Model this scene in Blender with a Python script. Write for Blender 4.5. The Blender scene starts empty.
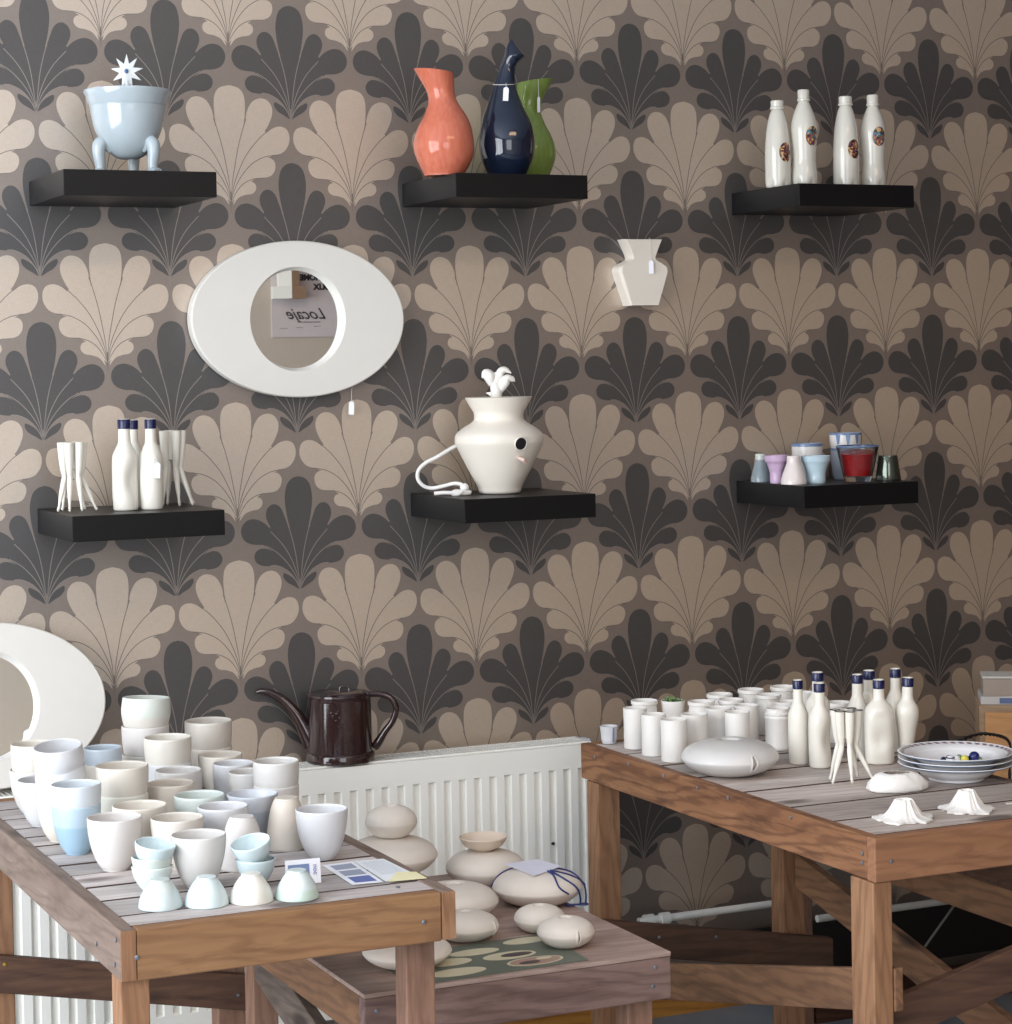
import bpy, bmesh, math, random
from mathutils import Vector, Matrix
random.seed(7)
S = bpy.context.scene
COL = S.collection
PI = math.pi

# ------------------------------------------------------------------ camera
cd = bpy.data.cameras.new('camera')
cd.sensor_fit = 'HORIZONTAL'; cd.sensor_width = 36.0
cd.lens = 2259.84 / 1012 * 36.0
cd.shift_y = (406.58 - 512.0) / 1012
cam = bpy.data.objects.new('camera', cd)
COL.objects.link(cam)
rt = Vector((0.910083, -0.414034, -0.018034)); up = Vector((0.023934, 0.009068, 0.999672)); bk = Vector((-0.413735, -0.910216, 0.018162))
M = Matrix(((rt.x, up.x, bk.x, -1.148753), (rt.y, up.y, bk.y, -4.452894), (rt.z, up.z, bk.z, 1.49), (0, 0, 0, 1)))
cam.matrix_world = M
S.camera = cam

# ------------------------------------------------------------------ world, light, exposure
w = bpy.data.worlds.new('world'); S.world = w; w.use_nodes = True
bg = w.node_tree.nodes['Background']
bg.inputs['Color'].default_value = (0.80, 0.88, 1.0, 1); bg.inputs['Strength'].default_value = 0.4
S.view_settings.view_transform = 'Standard'; S.view_settings.look = 'None'
S.view_settings.exposure = 0.0; S.view_settings.gamma = 1.0
S.view_settings.use_curve_mapping = False

def area(name, loc, direction, sx, sy, power, color):
    l = bpy.data.lights.new(name, 'AREA'); l.shape = 'RECTANGLE'; l.size = sx; l.size_y = sy
    l.energy = power; l.color = color
    o = bpy.data.objects.new(name, l); COL.objects.link(o); o.location = loc
    o.rotation_euler = Vector(direction).to_track_quat('-Z', 'Y').to_euler()
    return o
# daylight entering the window opening of the left wall, and the warm ceiling lamp behind the camera
area('daylight_left_window', (-2.95, -2.45, 1.60), (1, 0, 0), 3.4, 2.6, 225, (0.94, 0.98, 1.03))
area('daylight_rear_window', (-0.70, -5.34, 1.85), (0, 1, 0), 1.9, 1.9, 42, (0.97, 0.99, 1.02))
area('ceiling_lamp_light', (0.9, -3.2, 3.02), (0, 0.1, -1), 1.6, 0.5, 22, (1.0, 0.68, 0.40))

# ------------------------------------------------------------------ node materials
MATS = {}
def new_mat(name):
    m = bpy.data.materials.new(name); m.use_nodes = True
    nt = m.node_tree; b = nt.nodes['Principled BSDF']
    return m, nt, b
def rgb(c): return (c[0], c[1], c[2], 1.0)
def srgb(r, g, b):
    f = lambda v: ((v / 255 + 0.055) / 1.055) ** 2.4 if v > 10.3 else v / 255 / 12.92
    return (f(r), f(g), f(b))
def ceramic(name, c, rough=0.35, var=0.04, band=None, coat=0.0, bump=0.0, spec=0.5, metal=0.0):
    """glazed or bisque clay; band=(z, colour) puts a second glaze above local height z"""
    if name in MATS: return MATS[name]
    m, nt, b = new_mat(name)
    N = nt.nodes; L = nt.links
    tc = N.new('ShaderNodeTexCoord')
    no = N.new('ShaderNodeTexNoise'); no.inputs['Scale'].default_value = 35; no.inputs['Detail'].default_value = 3
    L.new(tc.outputs['Object'], no.inputs['Vector'])
    mx = N.new('ShaderNodeMix'); mx.data_type = 'RGBA'
    mx.inputs[6].default_value = rgb(c); mx.inputs[7].default_value = rgb([max(0, v * (1 - var * 2.2)) for v in c])
    L.new(no.outputs['Fac'], mx.inputs[0]); out = mx.outputs[2]
    if band:
        sx = N.new('ShaderNodeSeparateXYZ'); L.new(tc.outputs['Object'], sx.inputs[0])
        mr = N.new('ShaderNodeMapRange'); mr.inputs[1].default_value = band[0] - 0.002; mr.inputs[2].default_value = band[0] + 0.002
        L.new(sx.outputs['Z'], mr.inputs[0])
        m2 = N.new('ShaderNodeMix'); m2.data_type = 'RGBA'; L.new(mr.outputs[0], m2.inputs[0])
        L.new(out, m2.inputs[6]); m2.inputs[7].default_value = rgb(band[1]); out = m2.outputs[2]
    L.new(out, b.inputs['Base Color'])
    b.inputs['Roughness'].default_value = rough; b.inputs['Metallic'].default_value = metal
    b.inputs['Specular IOR Level'].default_value = spec
    b.inputs['Coat Weight'].default_value = coat; b.inputs['Coat Roughness'].default_value = 0.06
    if bump:
        bp = N.new('ShaderNodeBump'); bp.inputs['Strength'].default_value = bump; bp.inputs['Distance'].default_value = 0.002
        n2 = N.new('ShaderNodeTexNoise'); n2.inputs['Scale'].default_value = 130; n2.inputs['Detail'].default_value = 4
        L.new(tc.outputs['Object'], n2.inputs['Vector']); L.new(n2.outputs['Fac'], bp.inputs['Height']); L.new(bp.outputs[0], b.inputs['Normal'])
    MATS[name] = m
    return m
def wood(name, c1, c2, dark, axis='x', scale=1.0, rough=0.7, plank=None, knots=0.5):
    """grain runs along axis; plank=(axis, width) varies tone per board"""
    if name in MATS: return MATS[name]
    m, nt, b = new_mat(name); N = nt.nodes; L = nt.links
    tc = N.new('ShaderNodeTexCoord')
    mp = N.new('ShaderNodeMapping')
    s = {'x': (1.3, 15, 15), 'y': (15, 1.3, 15), 'z': (15, 15, 1.3)}[axis]
    mp.inputs['Scale'].default_value = [v * scale for v in s]
    L.new(tc.outputs['Object'], mp.inputs['Vector'])
    n1 = N.new('ShaderNodeTexNoise'); n1.inputs['Scale'].default_value = 1.0; n1.inputs['Detail'].default_value = 5; n1.inputs['Distortion'].default_value = 1.6
    L.new(mp.outputs[0], n1.inputs['Vector'])
    wv = N.new('ShaderNodeTexNoise'); wv.inputs['Scale'].default_value = 3.4; wv.inputs['Detail'].default_value = 8; wv.inputs['Roughness'].default_value = 0.75
    wv.inputs['Distortion'].default_value = 0.6
    L.new(mp.outputs[0], wv.inputs['Vector'])
    # cathedral rings: bands across the board bent by low frequency noise
    mp2 = N.new('ShaderNodeMapping'); mp2.inputs['Scale'].default_value = {'x': (0.16, 1, 1), 'y': (1, 0.16, 1), 'z': (1, 1, 0.16)}[axis]
    L.new(tc.outputs['Object'], mp2.inputs['Vector'])
    wb = N.new('ShaderNodeTexWave'); wb.wave_type = 'BANDS'; wb.bands_direction = 'DIAGONAL'
    wb.inputs['Scale'].default_value = 26; wb.inputs['Distortion'].default_value = 11; wb.inputs['Detail'].default_value = 3; wb.inputs['Detail Scale'].default_value = 0.9
    L.new(mp2.outputs[0], wb.inputs['Vector'])
    kv = N.new('ShaderNodeTexVoronoi'); kv.inputs['Scale'].default_value = 7.5
    mp3 = N.new('ShaderNodeMapping'); mp3.inputs['Scale'].default_value = {'x': (0.45, 1, 1), 'y': (1, 0.45, 1), 'z': (1, 1, 0.45)}[axis]; L.new(tc.outputs['Object'], mp3.inputs['Vector']); L.new(mp3.outputs[0], kv.inputs['Vector'])
    kr = N.new('ShaderNodeMapRange'); kr.inputs[1].default_value = 0.19; kr.inputs[2].default_value = 0.10; kr.inputs[3].default_value = 0; kr.inputs[4].default_value = 0.85; L.new(kv.outputs['Distance'], kr.inputs[0])
    r1 = N.new('ShaderNodeValToRGB'); r1.color_ramp.elements[0].position = 0.3; r1.color_ramp.elements[1].position = 0.7
    r1.color_ramp.elements[0].color = rgb(c2); r1.color_ramp.elements[1].color = rgb(c1)
    L.new(n1.outputs['Fac'], r1.inputs[0])
    r2 = N.new('ShaderNodeMapRange'); r2.inputs[1].default_value = 0.50; r2.inputs[2].default_value = 0.72; r2.inputs[4].default_value = knots * 1.25
    L.new(wv.outputs['Fac'], r2.inputs[0])
    rw = N.new('ShaderNodeMapRange'); rw.inputs[1].default_value = 0.45; rw.inputs[2].default_value = 1.0; rw.inputs[4].default_value = knots * 0.85; L.new(wb.outputs['Fac'], rw.inputs[0])
    mw = N.new('ShaderNodeMix'); mw.data_type = 'RGBA'; L.new(rw.outputs[0], mw.inputs[0]); L.new(r1.outputs[0], mw.inputs[6]); mw.inputs[7].default_value = rgb([c2[k] * 0.45 + dark[k] * 0.55 for k in range(3)])
    mx = N.new('ShaderNodeMix'); mx.data_type = 'RGBA'; L.new(r2.outputs[0], mx.inputs[0]); L.new(mw.outputs[2], mx.inputs[6]); mx.inputs[7].default_value = rgb(dark)
    mk = N.new('ShaderNodeMix'); mk.data_type = 'RGBA'; L.new(kr.outputs[0], mk.inputs[0]); L.new(mx.outputs[2], mk.inputs[6]); mk.inputs[7].default_value = rgb([v * 0.6 for v in dark])
    out = mk.outputs[2]
    # blotches of wear
    n3 = N.new('ShaderNodeTexNoise'); n3.inputs['Scale'].default_value = 9; n3.inputs['Detail'].default_value = 4
    L.new(tc.outputs['Object'], n3.inputs['Vector'])
    r3 = N.new('ShaderNodeMapRange'); r3.inputs[1].default_value = 0.56; r3.inputs[2].default_value = 0.74; r3.inputs[4].default_value = 0.45
    L.new(n3.outputs['Fac'], r3.inputs[0])
    m3 = N.new('ShaderNodeMix'); m3.data_type = 'RGBA'; L.new(r3.outputs[0], m3.inputs[0]); L.new(out, m3.inputs[6]); m3.inputs[7].default_value = rgb([v * 0.55 for v in c2]); out = m3.outputs[2]
    if plank:
        sx = N.new('ShaderNodeSeparateXYZ'); L.new(tc.outputs['Object'], sx.inputs[0])
        d = N.new('ShaderNodeMath'); d.operation = 'DIVIDE'; d.inputs[1].default_value = plank[1]; L.new(sx.outputs[plank[0]], d.inputs[0])
        fl = N.new('ShaderNodeMath'); fl.operation = 'FLOOR'; L.new(d.outputs[0], fl.inputs[0])
        wn = N.new('ShaderNodeTexWhiteNoise'); wn.noise_dimensions = '1D'; L.new(fl.outputs[0], wn.inputs['W'])
        mr = N.new('ShaderNodeMapRange'); mr.inputs[3].default_value = 0.72; mr.inputs[4].default_value = 1.12; L.new(wn.outputs['Value'], mr.inputs[0])
        hs = N.new('ShaderNodeHueSaturation'); L.new(out, hs.inputs['Color']); L.new(mr.outputs[0], hs.inputs['Value']); out = hs.outputs[0]
    L.new(out, b.inputs['Base Color']); b.inputs['Roughness'].default_value = rough
    bp = N.new('ShaderNodeBump'); bp.inputs['Strength'].default_value = 0.35; bp.inputs['Distance'].default_value = 0.002
    L.new(wv.outputs['Fac'], bp.inputs['Height']); L.new(bp.outputs[0], b.inputs['Normal'])
    MATS[name] = m
    return m
def plain(name, c, rough=0.6, metal=0.0, spec=0.5): return ceramic(name, c, rough, 0.03, metal=metal, spec=spec)

# ------------------------------------------------------------------ mesh helpers
def link(name, bm, mat=None, parent=None, smooth=True, loc=None, rot=None, mats=None, bevel=0.0, autosharp=35):
    bmesh.ops.recalc_face_normals(bm, faces=bm.faces)
    me = bpy.data.meshes.new(name); 
    if smooth:
        for f in bm.faces: f.smooth = True
        for e in bm.edges:
            if len(e.link_faces) == 2 and e.calc_face_angle(0) > math.radians(autosharp): e.smooth = False
    bm.to_mesh(me); bm.free()
    for m in (mats or [mat]):
        if m: me.materials.append(m)
    o = bpy.data.objects.new(name, me); COL.objects.link(o)
    if parent: o.parent = parent
    if loc is not None: o.location = loc
    if rot is not None: o.rotation_euler = rot
    if bevel:
        bv = o.modifiers.new('bevel', 'BEVEL'); bv.width = bevel; bv.segments = 2; bv.limit_method = 'ANGLE'
    return o
def empty(name, loc=(0, 0, 0), rz=0.0):
    o = bpy.data.objects.new(name, None); COL.objects.link(o); o.location = loc; o.rotation_euler = (0, 0, rz)
    o.empty_display_size = 0.02
    return o
def tag(o, label=None, cat=None, group=None, kind=None):
    if label: o['label'] = label
    if cat: o['category'] = cat
    if group: o['group'] = group
    if kind: o['kind'] = kind
    return o
def BM(): return bmesh.new()
def box(bm, x0, x1, y0, y1, z0, z1, mi=0, M=None):
    vs = [bm.verts.new((x, y, z)) for z in (z0, z1) for y in (y0, y1) for x in (x0, x1)]
    if M: 
        for v in vs: v.co = M @ v.co
    for q in ((0, 2, 3, 1), (4, 5, 7, 6), (0, 1, 5, 4), (2, 6, 7, 3), (0, 4, 6, 2), (1, 3, 7, 5)):
        f = bm.faces.new([vs[i] for i in q]); f.material_index = mi
    return bm
def prism(bm, pts, d0, d1, plane='xz', mi=0):
    """pts 2D outline extruded between d0 and d1 along the third axis"""
    mk = {'xz': lambda p, d: (p[0], d, p[1]), 'xy': lambda p, d: (p[0], p[1], d), 'yz': lambda p, d: (d, p[0], p[1])}[plane]
    a = [bm.verts.new(mk(p, d0)) for p in pts]; b = [bm.verts.new(mk(p, d1)) for p in pts]
    n = len(pts)
    f = bm.faces.new(a); f.material_index = mi
    f = bm.faces.new(b[::-1]); f.material_index = mi
    for i in range(n):
        f = bm.faces.new((a[i], a[(i + 1) % n], b[(i + 1) % n], b[i])); f.material_index = mi
def lathe(bm, prof, n=40, c=(0, 0, 0), mod=None, M=None, mi=0):
    """prof = [(r, z)...]; closed at r=0 ends"""
    rings = []
    for r, z in prof:
        if r <= 1e-6: 
            v = Vector((c[0], c[1], c[2] + z)); rings.append([bm.verts.new(M @ v if M else v)])
        else:
            ring = []
            for k in range(n):
                a = 2 * PI * k / n; rr = r * (mod(a, z) if mod else 1)
                v = Vector((c[0] + rr * math.cos(a), c[1] + rr * math.sin(a), c[2] + z)); ring.append(bm.verts.new(M @ v if M else v))
            rings.append(ring)
    for A, B in zip(rings, rings[1:]):
        if len(A) == 1 and len(B) == 1: continue
        for k in range(n):
            k2 = (k + 1) % n
            if len(A) == 1: f = bm.faces.new((A[0], B[k], B[k2]))
            elif len(B) == 1: f = bm.faces.new((A[k], A[k2], B[0]))
            else: f = bm.faces.new((A[k], A[k2], B[k2], B[k]))
            f.material_index = mi
    return rings
def cr(pts, n=6, closed=False):
    """Catmull-Rom through points of any dimension"""
    P = [Vector(p) for p in pts]; out = []; m = len(P)
    rng = range(m) if closed else range(m - 1)
    for i in rng:
        if closed: p0, p1, p2, p3 = P[(i - 1) % m], P[i], P[(i + 1) % m], P[(i + 2) % m]
        else: p0, p1, p2, p3 = P[max(i - 1, 0)], P[i], P[i + 1], P[min(i + 2, m - 1)]
        for k in range(n):
            t = k / n
            out.append(0.5 * ((2 * p1) + (-p0 + p2) * t + (2 * p0 - 5 * p1 + 4 * p2 - p3) * t * t + (-p0 + 3 * p1 - 3 * p2 + p3) * t ** 3))
    if not closed: out.append(P[-1].copy())
    return out
def tube(bm, path, rad, n=10, caps=True, mi=0):
    """path of Vectors; rad number or list"""
    P = [Vector(p) for p in path]; R = rad if isinstance(rad, (list, tuple)) else [rad] * len(P)
    rings = []; prev = None
    for i, p in enumerate(P):
        t = (P[min(i + 1, len(P) - 1)] - P[max(i - 1, 0)]).normalized()
        if prev is None:
            a = Vector((0, 0, 1)) if abs(t.z) < 0.9 else Vector((1, 0, 0)); u = t.cross(a).normalized()
        else: u = (prev - t * prev.dot(t)).normalized()
        prev = u; v = t.cross(u)
        rings.append([bm.verts.new(p + (u * math.cos(2 * PI * k / n) + v * math.sin(2 * PI * k / n)) * R[i]) for k in range(n)])
    for A, B in zip(rings, rings[1:]):
        for k in range(n):
            f = bm.faces.new((A[k], A[(k + 1) % n], B[(k + 1) % n], B[k])); f.material_index = mi
    if caps:
        f = bm.faces.new(rings[0][::-1]); f.material_index = mi
        f = bm.faces.new(rings[-1]); f.material_index = mi
def smooth_prof(pts, n=5): return [(max(0, p.x), p.y) for p in cr(pts, n)]
def struct(name, bm, mat=None, **k):
    o = link(name, bm, mat, smooth=False, **k); o['kind'] = 'structure'; return o
def copy_tree(o, parent=None):
    c = o.copy(); COL.objects.link(c); c.parent = parent
    for ch in list(o.children): copy_tree(ch, c)
    return c
def text_mesh(body, size, parent, mat, M, name='lettering', shear=0.0, bold=0.0, extrude=0.0004):
    cu = bpy.data.curves.new(name, 'FONT'); cu.body = body; cu.size = size; cu.align_x = 'CENTER'; cu.shear = shear; cu.offset = bold; cu.extrude = extrude
    t = bpy.data.objects.new('tmp', cu); COL.objects.link(t)
    dg = bpy.context.evaluated_depsgraph_get(); dg.update()
    me = bpy.data.meshes.new_from_object(t.evaluated_get(dg)); bpy.data.objects.remove(t)
    me.materials.clear(); me.materials.append(mat); me.transform(M)
    o = bpy.data.objects.new(name, me); COL.objects.link(o); o.parent = parent
    return o

# ------------------------------------------------------------------ the room
FLOOR = 0.028
# pearlescent inks: warm matt pigment under a neutral silky sheen
def paper(name, c, g, mix, amt=0.08):
    m, nt, b = new_mat(name); N = nt.nodes; L = nt.links
    tc = N.new('ShaderNodeTexCoord'); outs = []
    for s in ((900, 40, 60), (60, 40, 900)):
        mp = N.new('ShaderNodeMapping'); mp.inputs['Scale'].default_value = s; L.new(tc.outputs['Object'], mp.inputs['Vector'])
        n = N.new('ShaderNodeTexNoise'); n.inputs['Scale'].default_value = 1; n.inputs['Detail'].default_value = 2; L.new(mp.outputs[0], n.inputs['Vector']); outs.append(n.outputs['Fac'])
    ad = N.new('ShaderNodeMath'); ad.operation = 'ADD'; L.new(outs[0], ad.inputs[0]); L.new(outs[1], ad.inputs[1])
    mr = N.new('ShaderNodeMapRange'); mr.inputs[1].default_value = 0.6; mr.inputs[2].default_value = 1.4
    mr.inputs[3].default_value = 1 - amt; mr.inputs[4].default_value = 1 + amt; L.new(ad.outputs[0], mr.inputs[0])
    hs = N.new('ShaderNodeHueSaturation'); hs.inputs['Color'].default_value = rgb(c); L.new(mr.outputs[0], hs.inputs['Value'])
    h2 = N.new('ShaderNodeHueSaturation'); h2.inputs['Color'].default_value = rgb(g); L.new(mr.outputs[0], h2.inputs['Value'])
    df = N.new('ShaderNodeBsdfDiffuse'); gl = N.new('ShaderNodeBsdfGlossy'); gl.inputs['Roughness'].default_value = 0.50
    L.new(hs.outputs[0], df.inputs['Color']); L.new(h2.outputs[0], gl.inputs['Color'])
    ms = N.new('ShaderNodeMixShader'); ms.inputs[0].default_value = mix; L.new(df.outputs[0], ms.inputs[1]); L.new(gl.outputs[0], ms.inputs[2])
    L.new(ms.outputs[0], N['Material Output'].inputs['Surface'])
    return m
wp_bg = paper('wallpaper_taupe', srgb(118, 95, 80), (0.42, 0.41, 0.40), 0.55)
wp_light = paper('wallpaper_beige', srgb(160, 126, 82), (0.84, 0.825, 0.805), 0.58)
wp_dark = paper('wallpaper_charcoal', srgb(66, 58, 52), (0.185, 0.19, 0.20), 0.62)
wp_line = paper('wallpaper_line_brown', srgb(104, 86, 74), (0.36, 0.35, 0.34), 0.55)
wp_pale = paper('wallpaper_line_pale', srgb(118, 100, 90), (0.44, 0.43, 0.42), 0.60)

# one palmette of the wallpaper, outline points measured from the stem foot (right half)
def P_(pts): return [((x - 453 + 6 * (695 - y) / 473) / 1774, (695 - y) / 1917) for x, y in pts]
centre_r = P_([(455, 652), (463, 570), (474, 490), (494, 415), (504, 355), (507, 300), (502, 258), (484, 232), (449, 221)])
petal2 = P_([(458, 646), (468, 575), (481, 495), (496, 420), (506, 370), (515, 320), (535, 283), (565, 269), (592, 276), (609, 300), (611, 330), (601, 362), (584, 394), (548, 435), (495, 512), (471, 583)])
petal3 = P_([(460, 648), (476, 586), (506, 522), (545, 462), (574, 424), (594, 400), (616, 384), (642, 378), (666, 388), (677, 415), (674, 448), (655, 478), (625, 490), (582, 492), (542, 508), (506, 543), (478, 595)])
petal4 = P_([(462, 662), (478, 612), (506, 570), (545, 530), (580, 507), (603, 504), (620, 520), (621, 548), (606, 573), (575, 583), (538, 584), (506, 600), (482, 628)])
petal5 = P_([(460, 690), (470, 658), (490, 627), (512, 606), (532, 599), (546, 610), (547, 630), (532, 646), (506, 651), (480, 663)])
fill_light = P_([(453, 682), (466, 668), (490, 645), (518, 622), (530, 596), (560, 576), (588, 545), (588, 505), (610, 495), (622, 440), (590, 405), (548, 366), (500, 384), (453, 380)])
def D_(pts): return [((x - 690 + 5 * (962 - y) / 462) / 1750, (962 - y) / 1905) for x, y in pts]
dcentre = D_([(691, 940), (697, 880), (704, 800), (714, 735), (727, 680), (736, 625), (738, 575), (728, 528), (708, 505), (685, 498)])
dpet = [D_([(693, 905), (702, 820), (716, 740), (730, 690), (741, 655), (752, 625), (768, 608), (788, 606), (806, 622), (812, 648), (805, 675), (789, 705), (758, 748), (722, 800), (703, 860)]),
        D_([(695, 900), (712, 838), (742, 776), (770, 732), (794, 706), (812, 684), (836, 667), (862, 660), (888, 668), (905, 692), (906, 722), (890, 748), (862, 760), (822, 764), (782, 780), (742, 818), (708, 880)]),
        D_([(697, 918), (712, 870), (742, 830), (780, 797), (815, 779), (842, 780), (859, 800), (857, 825), (840, 842), (812, 848), (778, 849), (745, 864), (716, 892)]),
        D_([(694, 944), (702, 920), (718, 898), (738, 884), (751, 880), (752, 896), (738, 916), (716, 930)])]
dfill = D_([(690, 938), (704, 906), (740, 862), (775, 845), (805, 815), (790, 790), (835, 755), (855, 715), (800, 698), (772, 670), (727, 702), (687, 690)])
dstems = [D_([(690, 940), (696, 870), (704, 800), (716, 738), (729, 690)]), D_([(691, 940), (700, 885), (722, 820), (752, 765), (796, 712)]), D_([(692, 942), (706, 890), (735, 840), (775, 795), (815, 768)]), D_([(692, 948), (708, 905), (738, 868), (775, 848), (800, 847)])]
stems = [P_([(453, 672), (458, 600), (467, 540), (480, 465), (497, 395), (510, 352)]),
         P_([(454, 672), (462, 620), (480, 562), (512, 492), (560, 428), (604, 388)]),
         P_([(454, 675), (466, 630), (490, 580), (530, 530), (580, 500), (632, 492)]),
         P_([(454, 680), (470, 645), (496, 610), (535, 588), (585, 583)])]
def palmette(bm, X, Z, dark):
    def face(pts, mi, y=-0.0004):
        try:
            f = bm.faces.new([bm.verts.new((X + p[0], y, Z + p[1])) for p in pts]); f.material_index = mi
        except ValueError: pass
    mi = 2 if dark else 1; li = 4 if dark else 3
    cc, pp, ff, ss = (dcentre, dpet, dfill, dstems) if dark else (centre_r, (petal2, petal3, petal4, petal5), fill_light, stems)
    c = [(p.x, p.y) for p in cr(cc, 3)]
    dy = -0.00005 if dark else 0.0
    face(c + [(-x, z) for x, z in reversed(c[:-1])], mi, -0.0004 + dy)
    for k, pt in enumerate(pp):
        q = [(p.x, p.y) for p in cr(pt, 3, closed=True)]
        for s in (1, -1): face([(s * x, z) for x, z in (q if s > 0 else q[::-1])], mi, -0.0004 + dy)
    for s in (1, -1):
        q = [(p[0], p[1]) for p in ff]
        face([(s * x, z) for x, z in (q if s > 0 else q[::-1])], mi, -0.00055 + dy)
    for k, st in enumerate(ss):
        for s in (1, -1):
            q = [Vector((s * p.x, p.y)) for p in cr(st, 3)]
            hw = 0.00085
            L_, R_ = [], []
            for i, p in enumerate(q):
                t = (q[min(i + 1, len(q) - 1)] - q[max(i - 1, 0)]).normalized(); n = Vector((-t.y, t.x)) * hw * min(1.0, 0.35 + i * 0.16)
                L_.append(bm.verts.new((X + p.x + n.x, -0.0007, Z + p.y + n.y))); R_.append(bm.verts.new((X + p.x - n.x, -0.0007, Z + p.y - n.y)))
            for i in range(len(q) - 1):
                f = bm.faces.new((L_[i], L_[i + 1], R_[i + 1], R_[i])); f.material_index = li
    f = bm.faces.new([bm.verts.new((X + a, -0.0007, Z + b)) for a, b in ((-0.0007, 0.03), (-0.0005, -0.012), (0.0005, -0.012), (0.0007, 0.03))]); f.material_index = li
bm = BM()
box(bm, -2.87, 4.5, 0, 0.12, FLOOR, 3.1)
PW, PV, Z0 = 0.265, 0.324889, 2.151855
for i in range(-9, 16):
    for j in range(-2, 7):
        if 0.06 < Z0 - PV * j < 2.8: palmette(bm, i * PW, Z0 - PV * j, False)
        zd = Z0 - PV * (j + 0.5) + 0.0096
        if 0.06 < zd < 2.8: palmette(bm, (i + 0.5) * PW, zd, True)
me = bpy.data.meshes.new('wall_back')
for f in bm.faces:
    f.normal_update()
bm.to_mesh(me); bm.free()
for m in (wp_bg, wp_light, wp_dark, wp_line, wp_pale): me.materials.append(m)
o = bpy.data.objects.new('wall_back', me); COL.objects.link(o); o['kind'] = 'structure'

plaster = plain('plaster', srgb(180, 168, 154), 0.85)
plaster_rear = plain('plaster_rear', srgb(212, 200, 184), 0.85)
def floor_mat():
    m, nt, b = new_mat('concrete'); N = nt.nodes; L = nt.links
    tc = N.new('ShaderNodeTexCoord'); n = N.new('ShaderNodeTexNoise'); n.inputs['Scale'].default_value = 6; n.inputs['Detail'].default_value = 8; L.new(tc.outputs['Object'], n.inputs['Vector'])
    r = N.new('ShaderNodeValToRGB'); r.color_ramp.elements[0].color = rgb(srgb(120, 128, 138)); r.color_ramp.elements[1].color = rgb(srgb(160, 166, 172)); L.new(n.outputs['Fac'], r.inputs[0])
    L.new(r.outputs[0], b.inputs['Base Color']); b.inputs['Roughness'].default_value = 0.55
    return m
bm = BM(); box(bm, -2.87, 4.5, -5.3, 0, -0.05, FLOOR); struct('floor', bm, floor_mat())
bm = BM(); box(bm, -2.87, 4.5, -5.3, 0.12, 3.1, 3.2); struct('ceiling', bm, plain('ceiling_white', srgb(222, 230, 240), 0.85))
# left wall with a wide window opening
bm = BM(); X0, X1 = -2.87, -2.75
box(bm, X0, X1, -0.72, 0, FLOOR, 3.1); box(bm, X0, X1, -5.3, -4.18, FLOOR, 3.1); box(bm, X0, X1, -4.18, -0.72, FLOOR, 0.30); box(bm, X0, X1, -4.18, -0.72, 2.92, 3.1)
struct('wall_left', bm, plaster)
bm = BM()
for y in (-4.18, -3.05, -1.91, -0.78): box(bm, -2.84, -2.78, y, y + 0.06, 0.30, 2.92)
for z in (0.30, 2.10, 2.86): box(bm, -2.835, -2.785, -4.18, -0.72, z, z + 0.06)
struct('window_1', bm, plain('window_paint', srgb(220, 220, 218), 0.4))
# rear wall with the shop window
bm = BM(); box(bm, 0.30, 4.5, -5.3, -5.2, FLOOR, 3.1); box(bm, -2.87, -1.70, -5.3, -5.2, FLOOR, 3.1)
box(bm, -1.70, 0.30, -5.3, -5.2, FLOOR, 0.88); box(bm, -1.70, 0.30, -5.3, -5.2, 2.82, 3.1); struct('wall_rear', bm, plaster_rear)
bm = BM()
for x in (-1.70, -0.73, 0.24): box(bm, x, x + 0.06, -5.28, -5.22, 0.88, 2.82)
for z in (0.88, 2.76): box(bm, -1.70, 0.30, -5.275, -5.225, z, z + 0.06)
struct('window_2', bm, MATS['window_paint'])
cl = empty('ceiling_lamp', (0.9, -3.2, 3.1)); tag(cl, 'long ceiling lamp housing above the camera side of the room', 'lamp')
bm = BM(); box(bm, -0.82, 0.82, -0.27, -0.262, -0.10, 0); box(bm, -0.82, 0.82, 0.262, 0.27, -0.10, 0); box(bm, -0.82, -0.812, -0.262, 0.262, -0.10, 0); box(bm, 0.812, 0.82, -0.262, 0.262, -0.10, 0)
link('housing', bm, plain('lamp_housing', srgb(200, 198, 192), 0.5), cl, smooth=False)
bm = BM(); box(bm, 4.5, 4.6, -5.3, 0.12, FLOOR, 3.1); struct('wall_right', bm, plain('plaster_brown', srgb(104, 78, 58), 0.85))
bm = BM(); box(bm, -2.75, 1.44, -0.012, -0.0009, FLOOR, 0.068); struct('baseboard_back', bm, wood('ochre_wood', srgb(196, 138, 60), srgb(176, 116, 46), srgb(120, 70, 30)))

# ------------------------------------------------------------------ woods
pine_x = wood('pine_orange_x', srgb(156, 119, 83), srgb(134, 95, 62), srgb(83, 53, 34), 'x', knots=0.48)
pine_y = wood('pine_orange_y', srgb(155, 111, 77), srgb(124, 81, 52), srgb(71, 42, 27), 'y', knots=0.85)
pine_z = wood('pine_orange_z', srgb(163, 123, 91), srgb(139, 99, 69), srgb(94, 62, 42), 'z', knots=0.6)
grey_y = wood('weathered_y', srgb(141, 123, 111), srgb(114, 96, 86), srgb(77, 60, 52), 'y')
top_x = wood('weathered_top_x', srgb(206, 198, 195), srgb(178, 170, 167), srgb(112, 94, 88), 'x', plank=('Y', 0.092), knots=0.28)
top_x2 = wood('weathered_top_x_worn', srgb(208, 198, 192), srgb(178, 164, 156), srgb(104, 86, 76), 'x', plank=('Y', 0.16), knots=0.38)
leg_z = wood('leg_brown_z', srgb(153, 119, 99), srgb(126, 92, 74), srgb(91, 62, 49), 'z')
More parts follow.
